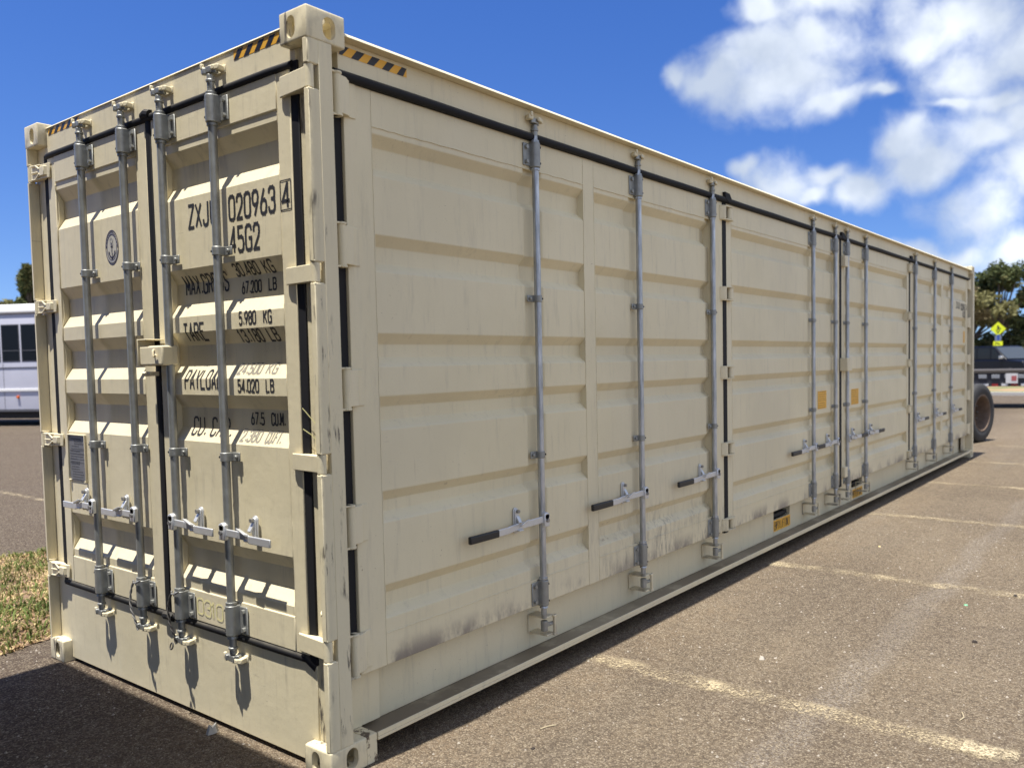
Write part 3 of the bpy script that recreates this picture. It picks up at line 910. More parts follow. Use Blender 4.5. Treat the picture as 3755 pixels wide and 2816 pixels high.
def groove(x):
    g = 0
    for r in RODX: g = max(g, min(sstep((x - r + .078) / .026), sstep((r + .078 - x) / .026)))
    return .020 * g


ZS = [.470]
for (t, bo) in reversed(REC_S):
    ZS += [bo - .004, bo, bo + .004, bo + .032, bo + .036, bo + .040, t - .048, t - .044, t - .040, t - .004, t, t + .004]
ZS.append(2.545)


def panel(b, x0, x1):
    xs_ = {x0, x1}
    for r in RODX:
        for d in (-.084, -.078, -.071, -.065, -.059, -.052, -.046, .046, .052, .059, .065, .071, .078, .084):
            if x0 < r + d < x1: xs_.add(r + d)
    k = int((x1 - x0) / .3)
    for i in range(1, k): xs_.add(x0 + (x1 - x0) * i / k)
    xs_ = sorted(xs_); n = len(xs_); v = []
    wob = random.Random(int(x0 * 100))
    for z in ZS:
        for x in xs_:
            v.append((x, YP + yrib(z) + groove(x) + .0011 * math.sin(x * 4.1 + z * 3.3) * math.sin(x * 1.7 - z * 2.1 + 1), z))
    b.add(v, [(j * n + i, j * n + i + 1, (j + 1) * n + i + 1, (j + 1) * n + i) for j in range(len(ZS) - 1) for i in range(n - 1)])


def side_door(x0, x1, stiles, panels):
    b = MB()
    for a, c in stiles: b.box(a, c, YF, .128, .345, 2.682)
    for a, c in panels:
        panel(b, a - .002, c + .002)
        b.box(a, c, YF + .0007, .09, 2.538, 2.681).box(a, c, YF + .0007, .09, .346, .480)
    o = b.build('side_door', PAINT_SIDE, C, .003, ang=50)
    w = MB()
    for a, c in panels:
        for z in (2.538, .480):
            n = int((c - a) / .03); w.tube([(a + (c - a) * i / n, YF + .0002, z + rnd.uniform(-.0018, .0018)) for i in range(n + 1)], .0028, 5)
    for a, c in stiles:
        for x in (a, c):
            if x in (x0, x1): continue
            w.tube([(x + rnd.uniform(-.0012, .0012), YF + .0004, .36 + i * .03) for i in range(77)], .0022, 5)
    w.build('weld_bead', PAINT_SIDE, o)
    return o


m_ = lambda x: L - x
A_ = side_door(.205, 3.545, [(.205, .343), (1.826, 1.928), (3.365, 3.545)], [(.343, 1.826), (1.928, 3.365)])
B_ = side_door(3.600, 6.070, [(3.600, 3.690), (5.975, 6.070)], [(3.690, 5.975)])
C_ = side_door(m_(6.070), m_(3.600), [(m_(3.690), m_(3.600)), (m_(6.070), m_(5.975))], [(m_(5.975), m_(3.690))])
D_ = side_door(m_(3.545), m_(.205), [(m_(.343), m_(.205)), (m_(1.928), m_(1.826)), (m_(3.545), m_(3.365))], [(m_(3.365), m_(1.928)), (m_(1.826), m_(.343))])

# side seals
b = MB(); n = 60
b.tube([(.15 + (11.86) * i / n, .047 + .0012 * math.sin(i * 1.7), 2.698 + .0012 * math.sin(i * .9)) for i in range(n + 1)], .0195, 12)
b.build('rubber_seal', RUBBER, C)
for a, c, yy in ((.130, .203, .068), (m_(.203), m_(.130), .068)):
    MB().box(a, c, yy, .09, .335, 2.70).build('rubber_seal', RUBBER, C, .004)
for a, c in ((3.542, 3.603), (6.066, 6.126), (m_(3.603), m_(3.542))):
    MB().box(a, c, .052, .075, .33, 2.70).build('rubber_seal', RUBBER, C, .004)
    MB().prism([(a + .004, 2.70), (a - .002, 2.75), (c + .012, 2.745), (c + .05, 2.705), (c, 2.68)], 'y', .026, .05).build('seal_joint', RUBBER, C, .004)

# side hinges at the posts
HZ = [(2.533, 2.700), (1.961, 2.134), (1.411, 1.579), (.870, 1.043), (.356, .532)]
for (z0, z1) in HZ:
    for far in (0, 1):
        b = MB()
        b.cyl((.158, .034, z0 + .008), (.158, .034, z1 - .008), .0175, 18)
        b.prism([(.150, .020), (.200, .030), (.222, .038), (.226, .050), (.262, .051), (.262, .0555), (.160, .0555)], 'z', z0 + .014, z1 - .010)
        q_ = MB().cyl((.158, .034, z0), (.158, .034, z0 + .009), .0205, 14).cyl((.158, .034, z1 - .009), (.158, .034, z1), .0205, 14)
        q_.box(.118, .158, .022, .060, z0, z0 + .008).box(.118, .158, .022, .060, z1 - .008, z1)
        for k in (b, q_):
            if far:
                for i in range(len(k.v)): x, y, z = k.v[i]; k.v[i] = (L - x, y, z)
        b.build('door_hinge', PAINT_SIDE, C, .003); q_.build('hinge_lug', PAINT_SIDE, C, .002)
FZ = [(2.556, 2.655), (1.993, 2.090), (1.437, 1.530), (.892, .986), (.352, .440)]
for (z0, z1) in FZ:
    for far in (0, 1):
        b = MB()
        b.cyl((3.618, .036, z0 + .010), (3.618, .036, z1 - .010), .019, 14)
        b.prism([(3.612, .018), (3.650, .022), (3.664, .034), (3.664, .0555), (3.612, .0555)], 'z', z0 + .010, z1 - .010)
        ears = MB()
        for zz in (z0, z1 - .008):
            ears.prism([(3.500, .0555), (3.520, .030), (3.560, .018), (3.640, .014), (3.668, .026), (3.668, .0556)], 'z', zz, zz + .008)
        ears.prism([(3.500, .0555), (3.520, .030), (3.545, .022), (3.545, .0555)], 'z', z0 + .008, z1 - .008)
        for k in (b, ears):
            if far:
                for i in range(len(k.v)): x, y, z = k.v[i]; k.v[i] = (L - x, y, z)
        b.build('fold_hinge', PAINT_SIDE, C, .003); ears.build('hinge_lug', PAINT_SIDE, C, .002)
# lock covers where the two pairs of side doors meet
MB().box(6.105, 6.20, .010, .0555, 2.43, 2.535).build('edge_cover', PAINT, C, .005)
MB().box(6.075, 6.215, -.02, .0555, 1.44, 1.565).build('lock_box', PAINT, C, .006)
MB().box(6.105, 6.19, .014, .0555, .42, .52).build('edge_cover', PAINT, C, .005)

# lettering, stickers and fork pocket plates on the side
def letter_side(quads, name, m, parent, y=YP):
    if quads and isinstance(quads[0], list):
        return [letter_side(c, 'letter', m, parent, y) for c in quads][-1]
    b = MB()
    for i, qd in enumerate(quads):
        e = .0016 + (i % 7) * .00006
        b.add([(p.x, y - e, p.y) for p in qd], [(0, 1, 2, 3)])
    return b.build(name, m, parent)


letter_side(strokes('ZXJU', 11.20, 11.44, 2.238, 2.325, .012), 'lettering', INK, D_)
letter_side(strokes('020963', 11.52, 11.84, 2.222, 2.310, .012), 'lettering', INK, D_)
letter_side(strokes('4', 11.905, 11.945, 2.222, 2.305, .012), 'lettering', INK, D_, YF)
letter_side(strokes('45G2', 11.64, 11.84, 2.120, 2.200, .012), 'lettering', INK, D_)
def sticker(x0, x1, z0, z1, parent, rows, y=YP):
    o = MB().box(x0, x1, y - .0018, y - .0008, z0, z1).build('warning_sticker', YELLOW, parent)
    b = MB(); n = rows
    for k in range(n):
        z = z1 - (z1 - z0) * (k + .5) / n; x = x0 + .012
        if k == n // 2: b.box(x0 + .006, x1 - .006, y - .0024, y - .0017, z, z + .004); continue
        while x < x1 - .02:
            w = rnd.uniform(.006, .026); b.obox((x + w / 2, y - .002, z), (w / 2, 0, rnd.uniform(-.004, .004)), (0, .0004, 0), (0, 0, .0028)); x += w + .009
    b.build('sticker_print', simple('sticker_print', (.16, .10, .03), .6), parent)


sticker(5.480, 5.705, 1.112, 1.272, B_, 8)
sticker(6.430, 6.660, 1.102, 1.256, C_, 8)
sticker(11.69, 11.80, 1.745, 1.915, D_, 6)
for x0, x1, z0, z1 in ((px0, px1, .136, .230), (qx0, qx1, .118, .210)):
    o = MB().box(x0 - .004, x1 + .004, .1385, .1396, z0, z1).build('warning_plate', YELLOW, C)
    for ch in strokes('EMPTY LIFT ONLY', x0 + .012, x1 - .012, z0 + .016, z1 - .016, .0062, .74):
        b = MB()
        for i, qd in enumerate(ch): b.add([(p.x, .1378 - (i % 7) * .00006, p.y) for p in qd], [(0, 1, 2, 3)])
        b.build('letter', INK, o)


# ---------------- locking bars.  local frame: outward -y, lateral x
def locking_bar(kind, flip):
    """kind 'end' or 'side'; flip: the handle points to -x (True) or +x; built round the origin, z is true height"""
    end = kind == 'end'
    fl = 1 if end else -1                                    # the flanges of brackets lie on this side
    if end: tg, bg_, clamps, ztop, zbot, zh, yd = (2.588, 2.700), (.457, .586), ((2.049, 2.086), (1.195, 1.233)), 2.80, .358, .900, .030
    else: tg, bg_, clamps, ztop, zbot, zh, yd = (2.547, 2.669), (.345, .476), ((1.884, 1.918), (1.100, 1.135)), 2.775, .212, .785, .020
    r = .0175
    bar = MB().cyl((0, 0, bg_[1] - .02), (0, 0, tg[0] + .02), r, 20)
    bar.cyl((0, 0, tg[1] - .03), (0, 0, tg[1] + .045), .0145, 16).cyl((0, 0, tg[1]), (0, 0, tg[1] + .012), .022, 16)
    bar.cyl((0, 0, tg[0] - .014), (0, 0, tg[0] - .002), .0225, 16).cyl((0, 0, bg_[1] + .002), (0, 0, bg_[1] + .014), .0235, 16)
    bar.cyl((0, 0, bg_[0] - .05), (0, 0, bg_[0] + .03), .0150, 16).cyl((0, 0, bg_[0] - .013), (0, 0, bg_[0] - .002), .0225, 16, .019)
    root = bar.build('locking_bar', GALV if not end else GALV_DULL, None, .001, ang=40)
    for (z0, z1) in (tg, bg_):
        g = MB(); hw = .0255
        poly = [(fl * hw, yd), (fl * hw * .98, .004)] + [(fl * hw * math.cos(R(a)), -hw * math.sin(R(a)) - .001) for a in range(15, 180, 15)] + [(-fl * hw * .98, .004), (-fl * hw, yd)]
        g.prism(poly, 'z', z0, z1)
        zs_ = z1 - z0
        g.prism([(fl * .02, yd - .008), (fl * .075, yd - .008), (fl * .075, yd - .0005), (fl * .02, yd - .0005)], 'z', z0 + .006, z1 - .006)
        g.build('guide_bracket', GALV_DULL, root, .004)
        for zz in (z0 + .026, z1 - .026): MB().cyl((fl * .056, yd - .008, zz), (fl * .056, yd - .020, zz), .0105, 6).build('bolt', GALV_DULL, root)
        for zz in (z0 + .022, z1 - .022): MB().cyl((-fl * .020, -.0175, zz), (-fl * .0225, -.0195, zz), .0052, 10).build('rivet_hole', HOLE, root)
    for (z0, z1) in clamps:
        g = MB(); hw = .0215
        poly = [(fl * hw, yd)] + [(fl * hw * math.cos(R(a)), -hw * math.sin(R(a))) for a in range(0, 181, 15)] + [(-fl * hw, yd)]
        g.prism(poly, 'z', z0, z1)
        g.box(min(fl * .018, fl * .066), max(fl * .018, fl * .066), yd - .008, yd - .0005, z0, z1)
        g.cyl((fl * .048, yd - .008, (z0 + z1) / 2), (fl * .048, yd - .018, (z0 + z1) / 2), .009, 6)
        g.build('bar_clamp', GALV_DULL, root, .003)
        MB().cyl((-fl * .018, -.0125, (z0 + z1) / 2), (-fl * .0225, -.0155, (z0 + z1) / 2), .005, 10).build('rivet_hole', HOLE, root)
    # cams: neck, body and two lobes
    for zc_, s in ((ztop, 1), (zbot, -1)):
        if not end and s < 0:
            k = MB().cyl((0, 0, zc_ + .065), (0, 0, zc_ + .155), .0135, 14).cyl((0, 0, zc_), (0, 0, zc_ + .052), .0185, 14)
            k.obox((.016, -.006, zc_ + .028), (.020, 0, 0), (0, .007, 0), (0, 0, .010)).cyl((.03, -.006, zc_ + .026), (.085, -.006, zc_ + .026), .0105, 10)
            k.build('cam', GALV_DULL, root, .002); continue
        k = MB().cyl((0, 0, zc_ - s * .075), (0, 0, zc_ - s * .018), .0150, 14).cyl((0, 0, zc_ - s * .05), (0, 0, zc_ - s * .038), .0195, 14)
        k.obox((0, .0, zc_), (.020, 0, 0), (0, .013, 0), (0, 0, .013))
        k.obox((-.026, -.010, zc_ - s * .004), (.012, -.005, 0), (.004, .009, 0), (0, 0, .012))
        k.obox((.024, .006, zc_ - s * .006), (.010, .004, 0), (-.004, .010, 0), (0, 0, .010))
        k.build('cam', GALV_DULL, root, .003)
    # handle
    d = -1 if flip else 1
    hx = .160 if end else .195                                 # distance of the catch
    hub = MB().box(-.021, .021, -.034, -.012, zh - .033, zh + .034).cyl((0, -.012, zh + .020), (0, -.034, zh + .020), .021, 14)
    hub.build('handle_hub', ZINC, root, .005)
    MB().cyl((0, -.033, zh), (0, -.042, zh), .0095, 12).build('hub_pin', BOLT, root)
    h = MB()
    if end:
        pa = [(.014, -.020, 0), (.10, -.020, -.001), (.150, -.014, -.006), (.185, -.022, -.012), (.325, -.022, -.012)]
        hh = [.0155, .0155, .015, .0165, .0165]
    else:
        pa = [(.014, -.020, .006), (.10, -.018, .004), (.165, -.006, 0), (.225, -.008, -.002), (.300, -.022, -.003), (.375, -.024, -.003)]
        hh = [.017] * 6
    for i in range(len(pa) - 1):
        a, c = Vector(pa[i]), Vector(pa[i + 1]); a.x *= d; c.x *= d; a.z += zh; c.z += zh
        dv = c - a; mid = (a + c) / 2; u = dv.normalized(); nv = Vector((0, 0, 1)); w = u.cross(nv).normalized()
        h.obox(mid, dv / 2 + u * .002, w * .0045, nv * hh[i])
    h.build('handle', ZINC, root, .003)
    if not end:
        MB().box(min(d * .37, d * .572), max(d * .37, d * .572), -.034, -.014, zh - .021, zh + .015).build('handle_grip', GRIP, root, .006, seg=3)
    # catch on the door that holds the handle down
    zt, zb_ = (zh + .078, zh - .043) if end else (zh + .090, zh - .038)
    k = MB().prism([(p + d * hx, q_) for p, q_ in oval(0, (zt + zb_) / 2, .036, zt - zb_, 8)], 'y', yd - .009, yd - .0005)
    k.prism([(p + d * hx, q_) for p, q_ in oval(0, (zt + zb_) / 2, .027, zt - zb_ - .012, 8)], 'y', yd - .016, yd - .0092)
    k.obox((d * (hx - .004), yd - .024, zh + .030), (.011, 0, 0), (0, .010, .016), (0, -.003, .004))
    k.obox((d * (hx - .014), -.030, zh + .016), (.030, 0, -d * .010), (0, .010, -.003), (0, 0, .004))
    k.obox((d * hx, -.004, zh - .020), (.017, 0, 0), (0, .020, 0), (0, 0, .004))
    k.build('handle_catch', ZINC, root, .002)
    MB().cyl((d * hx, yd - .016, zt - .018), (d * hx, yd - .030, zt - .018), .0095, 6).build('bolt', BOLT, root)
    MB().cyl((d * hx, yd - .016, zb_ + .018), (d * hx, yd - .028, zb_ + .018), .009, 6).build('bolt', BOLT, root)
    return root


END_Y = [1.815, 1.393, 1.048, .639]
eL = locking_bar('end', True); eR = locking_bar('end', False)
sL = locking_bar('side', True); sR = locking_bar('side', False)
for proto, spots, rz in ((eL, [(.006, END_Y[0]), (.006, END_Y[1])], -math.pi / 2), (eR, [(.006, END_Y[2]), (.006, END_Y[3])], -math.pi / 2),
                         (sL, [(x, .036) for x in RODX[:5]], 0), (sR, [(x, .036) for x in RODX[5:]], 0)):
    for i, (x, y) in enumerate(spots):
        if i == 0:
            proto.parent = C; proto.location = (x, y, 0); proto.rotation_euler = (0, 0, rz)
        else:
            copy_tree(proto, C, (x, y, 0), rz)

# cam keepers welded to header and sill (cream), same local frame
def keeper(up_):
    b = MB()
    b.box(-.030, .050, .018, .045, -.016, .016)
    b.obox((.036, .004, .0), (.012, .004, 0), (-.006, .022, 0), (0, 0, .011))
    b.obox((.018, -.020, .0), (.016, .004, 0), (-.003, .006, 0), (0, 0, .010))
    b.obox((-.048, -.008, .002), (.013, -.004, 0), (.004, .016, 0), (0, 0, .012))
    b.obox((-.050, -.022, .016), (.007, 0, 0), (0, .007, 0), (0, 0, .012))
    b.obox((-.030, .022, .0), (.022, -.010, 0), (.004, .008, 0), (0, 0, .010))
    return b


kp = keeper(True).build('cam_keeper', PAINT, C, .004)
kp.location = (.022, END_Y[0], 2.806); kp.rotation_euler = (0, 0, -math.pi / 2)
for y in END_Y[1:]: copy_tree(kp, C, (.022, y, 2.806), -math.pi / 2)
for y in END_Y:
    o = copy_tree(kp, C, (.022, y, .350), -math.pi / 2)
for x in RODX:
    o = copy_tree(kp, C, (x, .036, 2.782), 0)
# loop keepers below the side doors
lk = MB().box(0, .075, -.115, .0, .083, .092).box(.012, .075, -.115, .0, -.010, -.001)
lk.box(.062, .078, -.128, -.114, -.012, .094).box(.055, .085, -.130, -.112, .082, .094).box(.058, .084, -.130, -.112, -.014, -.004).box(-.004, .004, -.006, .0, -.010, .092)
o = lk.build('loop_keeper', PAINT_SIDE, C, .003)
o.location = (RODX[0] - .005, .139, .190)
for i, x in enumerate(RODX[1:]):
    c_ = copy_tree(o, C, (x - .005, .139, .190))

# wire seals twisted round two of the bars
for y, dark in ((END_Y[1], 0), (END_Y[2], 1)):
    for s in (0, 1):
        pts = []
        for i in range(26):
            t = i / 25; ang = t * 26 + s * math.pi
            base = Vector((.006 - .030 - .012 * math.sin(t * math.pi), y + .006 + .030 * math.sin(t * 3.4 + .4) * (1 if t < .75 else .6), .585 - t * .235))
            pts.append(base + Vector((math.cos(ang) * .0035, math.sin(ang) * .0035, 0)))
        MB().tube(pts, .0034, 6).build('wire_seal', CABLE_DARK if dark else CABLE, C)
    MB().tube([(-.016, y - .03, .590), (-.026, y - .01, .578), (-.028, y + .012, .575), (-.022, y + .022, .586)], .004, 6).build('wire_seal', CABLE, C)
y = END_Y[2]; MB().tube([(-.03 + .004 * math.sin(a), y + .028 + .011 * math.cos(a), .335 + .014 * math.sin(a)) for a in [k * .52 for k in range(13)]], .0035, 6).build('wire_seal', CABLE_DARK, C)

# ------------------------------------------------------------------ unseen shed: roof inferred from its shadow, walls added to dim the end doors
CP = empty('unseen_shade_shed', (-8, -6, 0))
tag(CP, 'unseen shed before the end doors, roof inferred from its shadow, two walls added to block light', 'shed')
CP.location = (0, 0, 0)
roofm = simple('unseen_shed_dark', (.12, .11, .10), .6, .2)
HR = 3.72
RX, RY = -.04 + SUN.x * HR, 2.32 + SUN.y * HR
MB().box(-6, RX, -2.3, RY, HR, HR + .1).build('roof', roofm, CP, .01)
MB().box(-6.2, -6.01, -2.3, RY, 0, HR).build('added_rear_wall', roofm, CP)  # added, out of view: keeps low sky light off the end doors
MB().box(-6.0, -1.05, RY - .12, RY - .02, 0, HR - .01).build('side_wall', roofm, CP)  # added, out of view: screens the end doors from sunlit ground and sky
MB().box(-3.46, -3.34, -2.26, -2.14, 0, HR).build('post', roofm, CP, .005)

# ------------------------------------------------------------------ grass strip
SOIL = simple('dry_soil', (.20, .13, .08), .95, 0, .35, 6, .3)
b = MB(); n1_, n2_ = 60, 22; v = []
gx0, gx1, gy0, gy1 = -6.0, 7.0, 2.745, 5.5
rg = random.Random(5)
def edge_n(x): return gy0 + .035 * math.sin(x * 5.3) + .02 * math.sin(x * 13.1)
def edge_f(x): return gy1 + .07 * math.sin(x * 3.1 + 1) + .03 * math.sin(x * 9.7)
def gz(x, t): return .004 + .03 * min(1, 8 * t, 8 * (1 - t)) + .012 * math.sin(x * 4 + t * 9)* min(1, 8 * t, 8 * (1 - t))
for j in range(n2_ + 1):
    for i in range(n1_ + 1):
        x = gx0 + (gx1 - gx0) * i / n1_; t = j / n2_
        v.append((x, edge_n(x) * (1 - t) + edge_f(x) * t, gz(x, t)))
b.add(v, [(j * (n1_ + 1) + i, j * (n1_ + 1) + i + 1, (j + 1) * (n1_ + 1) + i + 1, (j + 1) * (n1_ + 1) + i) for j in range(n2_) for i in range(n1_)])
struct(b.build('grass_strip_soil', SOIL))


def leaf_mat(name, c, trans=.25):
    m, nt, bb = mat(name)
    f = noise(nt, 5, 3)
    cc = mixc(nt, smooth(nt, f, .3, .7), tuple(x * .72 for x in c), tuple(x * 1.3 for x in c))
    nt.links.new(cc, bb.inputs['Base Color']); bb.inputs['Roughness'].default_value = .7; bb.inputs['Specular IOR Level'].default_value = .25
    t = nt.nodes.new('ShaderNodeBsdfTranslucent'); nt.links.new(cc, t.inputs[0])
    x = nt.nodes.new('ShaderNodeMixShader'); x.inputs[0].default_value = trans
    nt.links.new(bb.outputs[0], x.inputs[1]); nt.links.new(t.outputs[0], x.inputs[2]); nt.links.new(x.outputs[0], nt.nodes['Material Output'].inputs[0])
    return m


GR = [leaf_mat('fresh_grass', (.12, .16, .04)), leaf_mat('olive_grass', (.21, .20, .065)), leaf_mat('straw_grass', (.52, .40, .21)), leaf_mat('brown_litter', (.33, .21, .11))]
gb = [MB() for _ in GR]
for k in range(34000):
    if k < 27000: x = rg.uniform(-1.0, 2.3)
    else: x = rg.choice((rg.uniform(-6, -1.0), rg.uniform(2.3, 7)))
    t = rg.random() ** 1.05
    if t > .985 and rg.random() < .5: t = rg.uniform(0, .03)
    y = edge_n(x) * (1 - t) + edge_f(x) * t
    p = math.sin(x * 3.3 + y * 1.9) + math.sin(y * 4.7 - x * 2.1) + .6 * math.sin(x * 9 + y * 7)
    u = rg.random() + p * .16
    if u < .30: w = 2
    elif u < .50: w = 3
    elif u < .82: w = 1
    else: w = 0
    z = gz(x, t); a = rg.uniform(0, 6.283)
    h = rg.uniform(.018, .055) * (1.25 if w == 0 else .9); wd = rg.uniform(.0025, .006)
    ln = rg.uniform(.3, 1.6) if w < 2 else rg.uniform(1.2, 4)
    if w >= 2: h *= .6
    dx, dy = math.cos(a), math.sin(a); sx, sy = -dy * wd, dx * wd
    m1 = (x + dx * h * ln * .4, y + dy * h * ln * .4, z + h * .7); m2 = (x + dx * h * ln, y + dy * h * ln, z + h * (.9 if w < 2 else .35))
    gb[w].add([(x - sx, y - sy, z - .004), (x + sx, y + sy, z - .004), (m1[0] + sx, m1[1] + sy, m1[2]), (m1[0] - sx, m1[1] - sy, m1[2]), m2], [(0, 1, 2, 3), (3, 2, 4)])
for mb_, g, nm in zip(gb, GR, ('green_grass', 'olive_grass', 'dry_grass', 'leaf_litter')): stuff(mb_.build(nm, g))

# ------------------------------------------------------------------ small litter on the asphalt
def shard(name, x, y, s, hgt, m, label, cat, seed):
    r = random.Random(seed); b = MB(); n = 7
    lo = [(x + s * math.cos(k * .9) * r.uniform(.6, 1.1), y + s * math.sin(k * .9) * r.uniform(.5, .9), .001) for k in range(n)]
    hi = [(x + (p[0] - x) * r.uniform(.3, .8), y + (p[1] - y) * r.uniform(.3, .8), hgt * r.uniform(.6, 1.1)) for p in lo]
    b.add(lo + hi, [(k, (k + 1) % n, n + (k + 1) % n, n + k) for k in range(n)] + [tuple(range(n, 2 * n))])
    tag(b.build(name, m, None, ang=10), label, cat)


PALE = simple('pale_stone', (.46, .42, .36), .9, 0, .15, 90)
DARKL = simple('dark_leaf_scrap', (.03, .022, .018), .9)
shard('stone', 2.163, -.805, .022, .020, PALE, 'pale stone chip lying on the asphalt beyond the nearest painted line', 'stone', 1)
shard('paper_scrap', -.015, .795, .030, .040, simple('crumpled_foil', (.42, .41, .38), .5, .2), 'crumpled grey scrap against the foot of the end door sill', 'litter', 2)
shard('leaf_scrap', 3.056, -1.656, .024, .012, DARKL, 'curled dark leaf on the asphalt at the right, between two painted lines', 'leaf', 3)
shard('leaf_scrap', 4.156, -1.70, .022, .014, DARKL, 'dark leaf lying on the second painted line', 'leaf', 4)
shard('leaf_scrap', .67, -.445, .014, .006, DARKL, 'tiny black scrap on the asphalt near the bottom edge', 'leaf', 5)
shard('plastic_scrap', 3.776, -1.478, .016, .008, simple('green_plastic', (.10, .42, .20), .4), 'bright green plastic scrap on the asphalt', 'litter', 6)
shard('bottle_cap', 5.169, -.565, .016, .008, simple('yellow_plastic', (.70, .55, .25), .4), 'small yellowish white scrap between the second and third painted lines', 'litter', 7)
tag(MB().tube([(.83, -.36, .004), (.865, -.372, .006), (.90, -.392, .004)], .0022, 5).build('twig', simple('straw_twig', (.45, .38, .25), .9)), 'short pale straw twig on the asphalt below the container corner', 'twig')
tag(MB().tube([(1.93, -1.80, .004), (1.97, -1.81, .006), (2.03, -1.79, .004)], .002, 5).build('twig', simple('straw_stalk', (.45, .38, .25), .9)), 'thin bent stalk on the asphalt right of the nearest painted line', 'twig')

# ------------------------------------------------------------------ parked bus behind on the left
BUSW = simple('lavender_white_bus_paint', (.42, .42, .48), .5, 0, .12, 1.2)
BUSR = simple('white_bus_roof', (.78, .77, .74), .5)
GLASS = simple('black_window_glass', (.008, .009, .011), .2, spec=.15)
BTRIM = simple('grey_window_rubber', (.10, .10, .11), .6)
TYRE = simple('tyre_rubber', (.028, .028, .03), .75, 0, .3, 30, .1)
ORANGE = simple('orange_lens', (.75, .14, .02), .3)
BUS = empty('parked_bus', (8.6, 23.7, 0), math.atan2(.89, -.45))          # +x runs away along its visible side
tag(BUS, 'white bus with a row of black windows parked beyond the grass strip', 'bus')
b = MB(); prof = [(0, .42), (0, 3.05), (-.08, 3.22), (-2.3, 3.22), (-2.4, 3.0), (-2.4, .42)]
# local: x along the side, -y towards us is +y here; the near side lies at y=0 and the body behind it
prof = [(0, .45), (0, 3.12), (.10, 3.30), (2.3, 3.30), (2.4, 3.12), (2.4, .45)]
x0, x1 = -3.2, 7.5
b.prism([(-q_[0], q_[1]) for q_ in prof], 'x', x0, x1)
BODY = b.build('body', BUSW, BUS, .02)
MB().prism([(.02, 3.302), (.02, 3.40), (-.3, 3.58), (-2.1, 3.58), (-2.42, 3.40), (-2.42, 3.302)], 'x', x0 - .01, x1 + .01).build('roof', BUSR, BUS, .03)
x = x0 + .79
while x < x1 - .8:
    wf = MB().box(x - .02, x + .60, -.01, .006, 1.88, 2.98).build('window', BTRIM, BUS, .03)
    MB().box(x + .01, x + .57, .0065, .012, 1.92, 2.95).build('pane', GLASS, wf, .02)
    MB().box(x + .01, x + .57, .0125, .02, 2.20, 2.22).build('window_bar', BTRIM, wf)
    x += .66
MB().box(x0, x1, .002, .03, 1.02, 1.10).build('trim_strip', BUSR, BUS, .008)
MB().box(x0, x1, -.01, .012, .43, .50).build('skirt_edge', BTRIM, BUS)
MB().box(x0 + .3, x1 - .3, -2.2, -.15, .22, .45).build('underframe', DARKIN, BUS)
for x in (-1.2, 5.4):
    w = MB().lathe([(.22, .0), (.36, .01), (.47, .0), (.49, -.06), (.49, -.24), (.40, -.28)], (x, -.03, .49), 28, 'y').build('wheel', TYRE, BUS)
    MB().lathe([(.001, -.05), (.12, -.04), (.22, -.03), (.24, .0)], (x, -.03, .49), 24, 'y').build('rim', BUSR, w)
for x in (1.0, -1.8): MB().box(x - .04, x + .04, .001, .05, .82, .89).build('marker_light', ORANGE, BUS, .01)
for k in range(8): MB().box(x0 + .7 + k * 1.32, x0 + .712 + k * 1.32, .0005, .004, .5, 1.85).build('panel_seam', BTRIM, BUS)
MB().box(x0 + .2, x1 - .2, .001, .012, 1.70, 1.73).build('trim_strip', BTRIM, BUS)

# ------------------------------------------------------------------ big wheel behind the far end
wx_, wy_ = 14.62, .42
WH = empty('truck_wheel', (wx_, wy_, 0), R(-13))
tag(WH, 'big black truck wheel with deep rusty rim behind the far end of the container', 'truck wheel')
RT = .525
pr = [(.30, -.10), (.33, -.135), (.40, -.15), (.47, -.145), (.505, -.125), (RT, -.10), (RT, -.045), (RT - .012, -.04), (RT - .012, -.03), (RT, -.025), (RT, .025), (RT - .012, .03), (RT - .012, .04), (RT, .045), (RT, .10), (.505, .125), (.47, .145), (.40, .15), (.33, .135), (.30, .10)]
MB().lathe(pr, (0, 0, RT - .004), 64, 'y').build('tyre', TYRE, WH, ang=40)
MB().lathe([(.150, .149), (.001, .149)], (0, 0, RT - .004), 24, 'y').build('hub', DARKIN, WH)  # near-black disc: shade inside the deep dish, put in as colour
MB().lathe([(.335, -.138), (.315, -.142), (.300, -.125), (.285, -.05), (.250, .10), (.17, .12), (.15, .15)], (0, 0, RT - .004), 40, 'y').build('rim', simple('rusty_rim', (.15, .105, .075), .7, .2, .5, 14), WH)
for k in range(10): t = k * .628; MB().cyl((.19 * math.cos(t), .045, RT + .19 * math.sin(t)), (.19 * math.cos(t), .02, RT + .19 * math.sin(t)), .016, 6).build('wheel_nut', BOLT, WH)
# ------------------------------------------------------------------ flat trailer across the back
TR = empty('flatbed_trailer', (24.75, 1.6, 0), math.atan2(-.95, .28))     # local +x runs to the right of the picture
tag(TR, 'black flatbed trailer with red and white reflective strip behind the container', 'trailer')
TB = simple('trailer_black', (.022, .023, .03), .5); TG = simple('trailer_deck', (.055, .047, .040), .8); TGL = simple('grey_pocket', (.21, .22, .235), .6)
REFR = simple('red_reflector', (.30, .02, .02), .3); REFW = simple('white_reflector', (.55, .55, .55), .3)
MB().box(-7, 4.5, 0, 2.4, 1.01, 1.095).build('deck', TG, TR, .01)
MB().box(-7, 4.5, .05, .25, .63, 1.008).build('side_beam', TB, TR, .008)
MB().box(-7, 4.5, 2.15, 2.35, .63, 1.008).build('side_beam', TB, TR)
for k in range(34):
    x = -6.8 + k * .33
    MB().box(x, x + .21, .0, .048, .86, .97).build('stake_pocket', TGL, TR, .006)
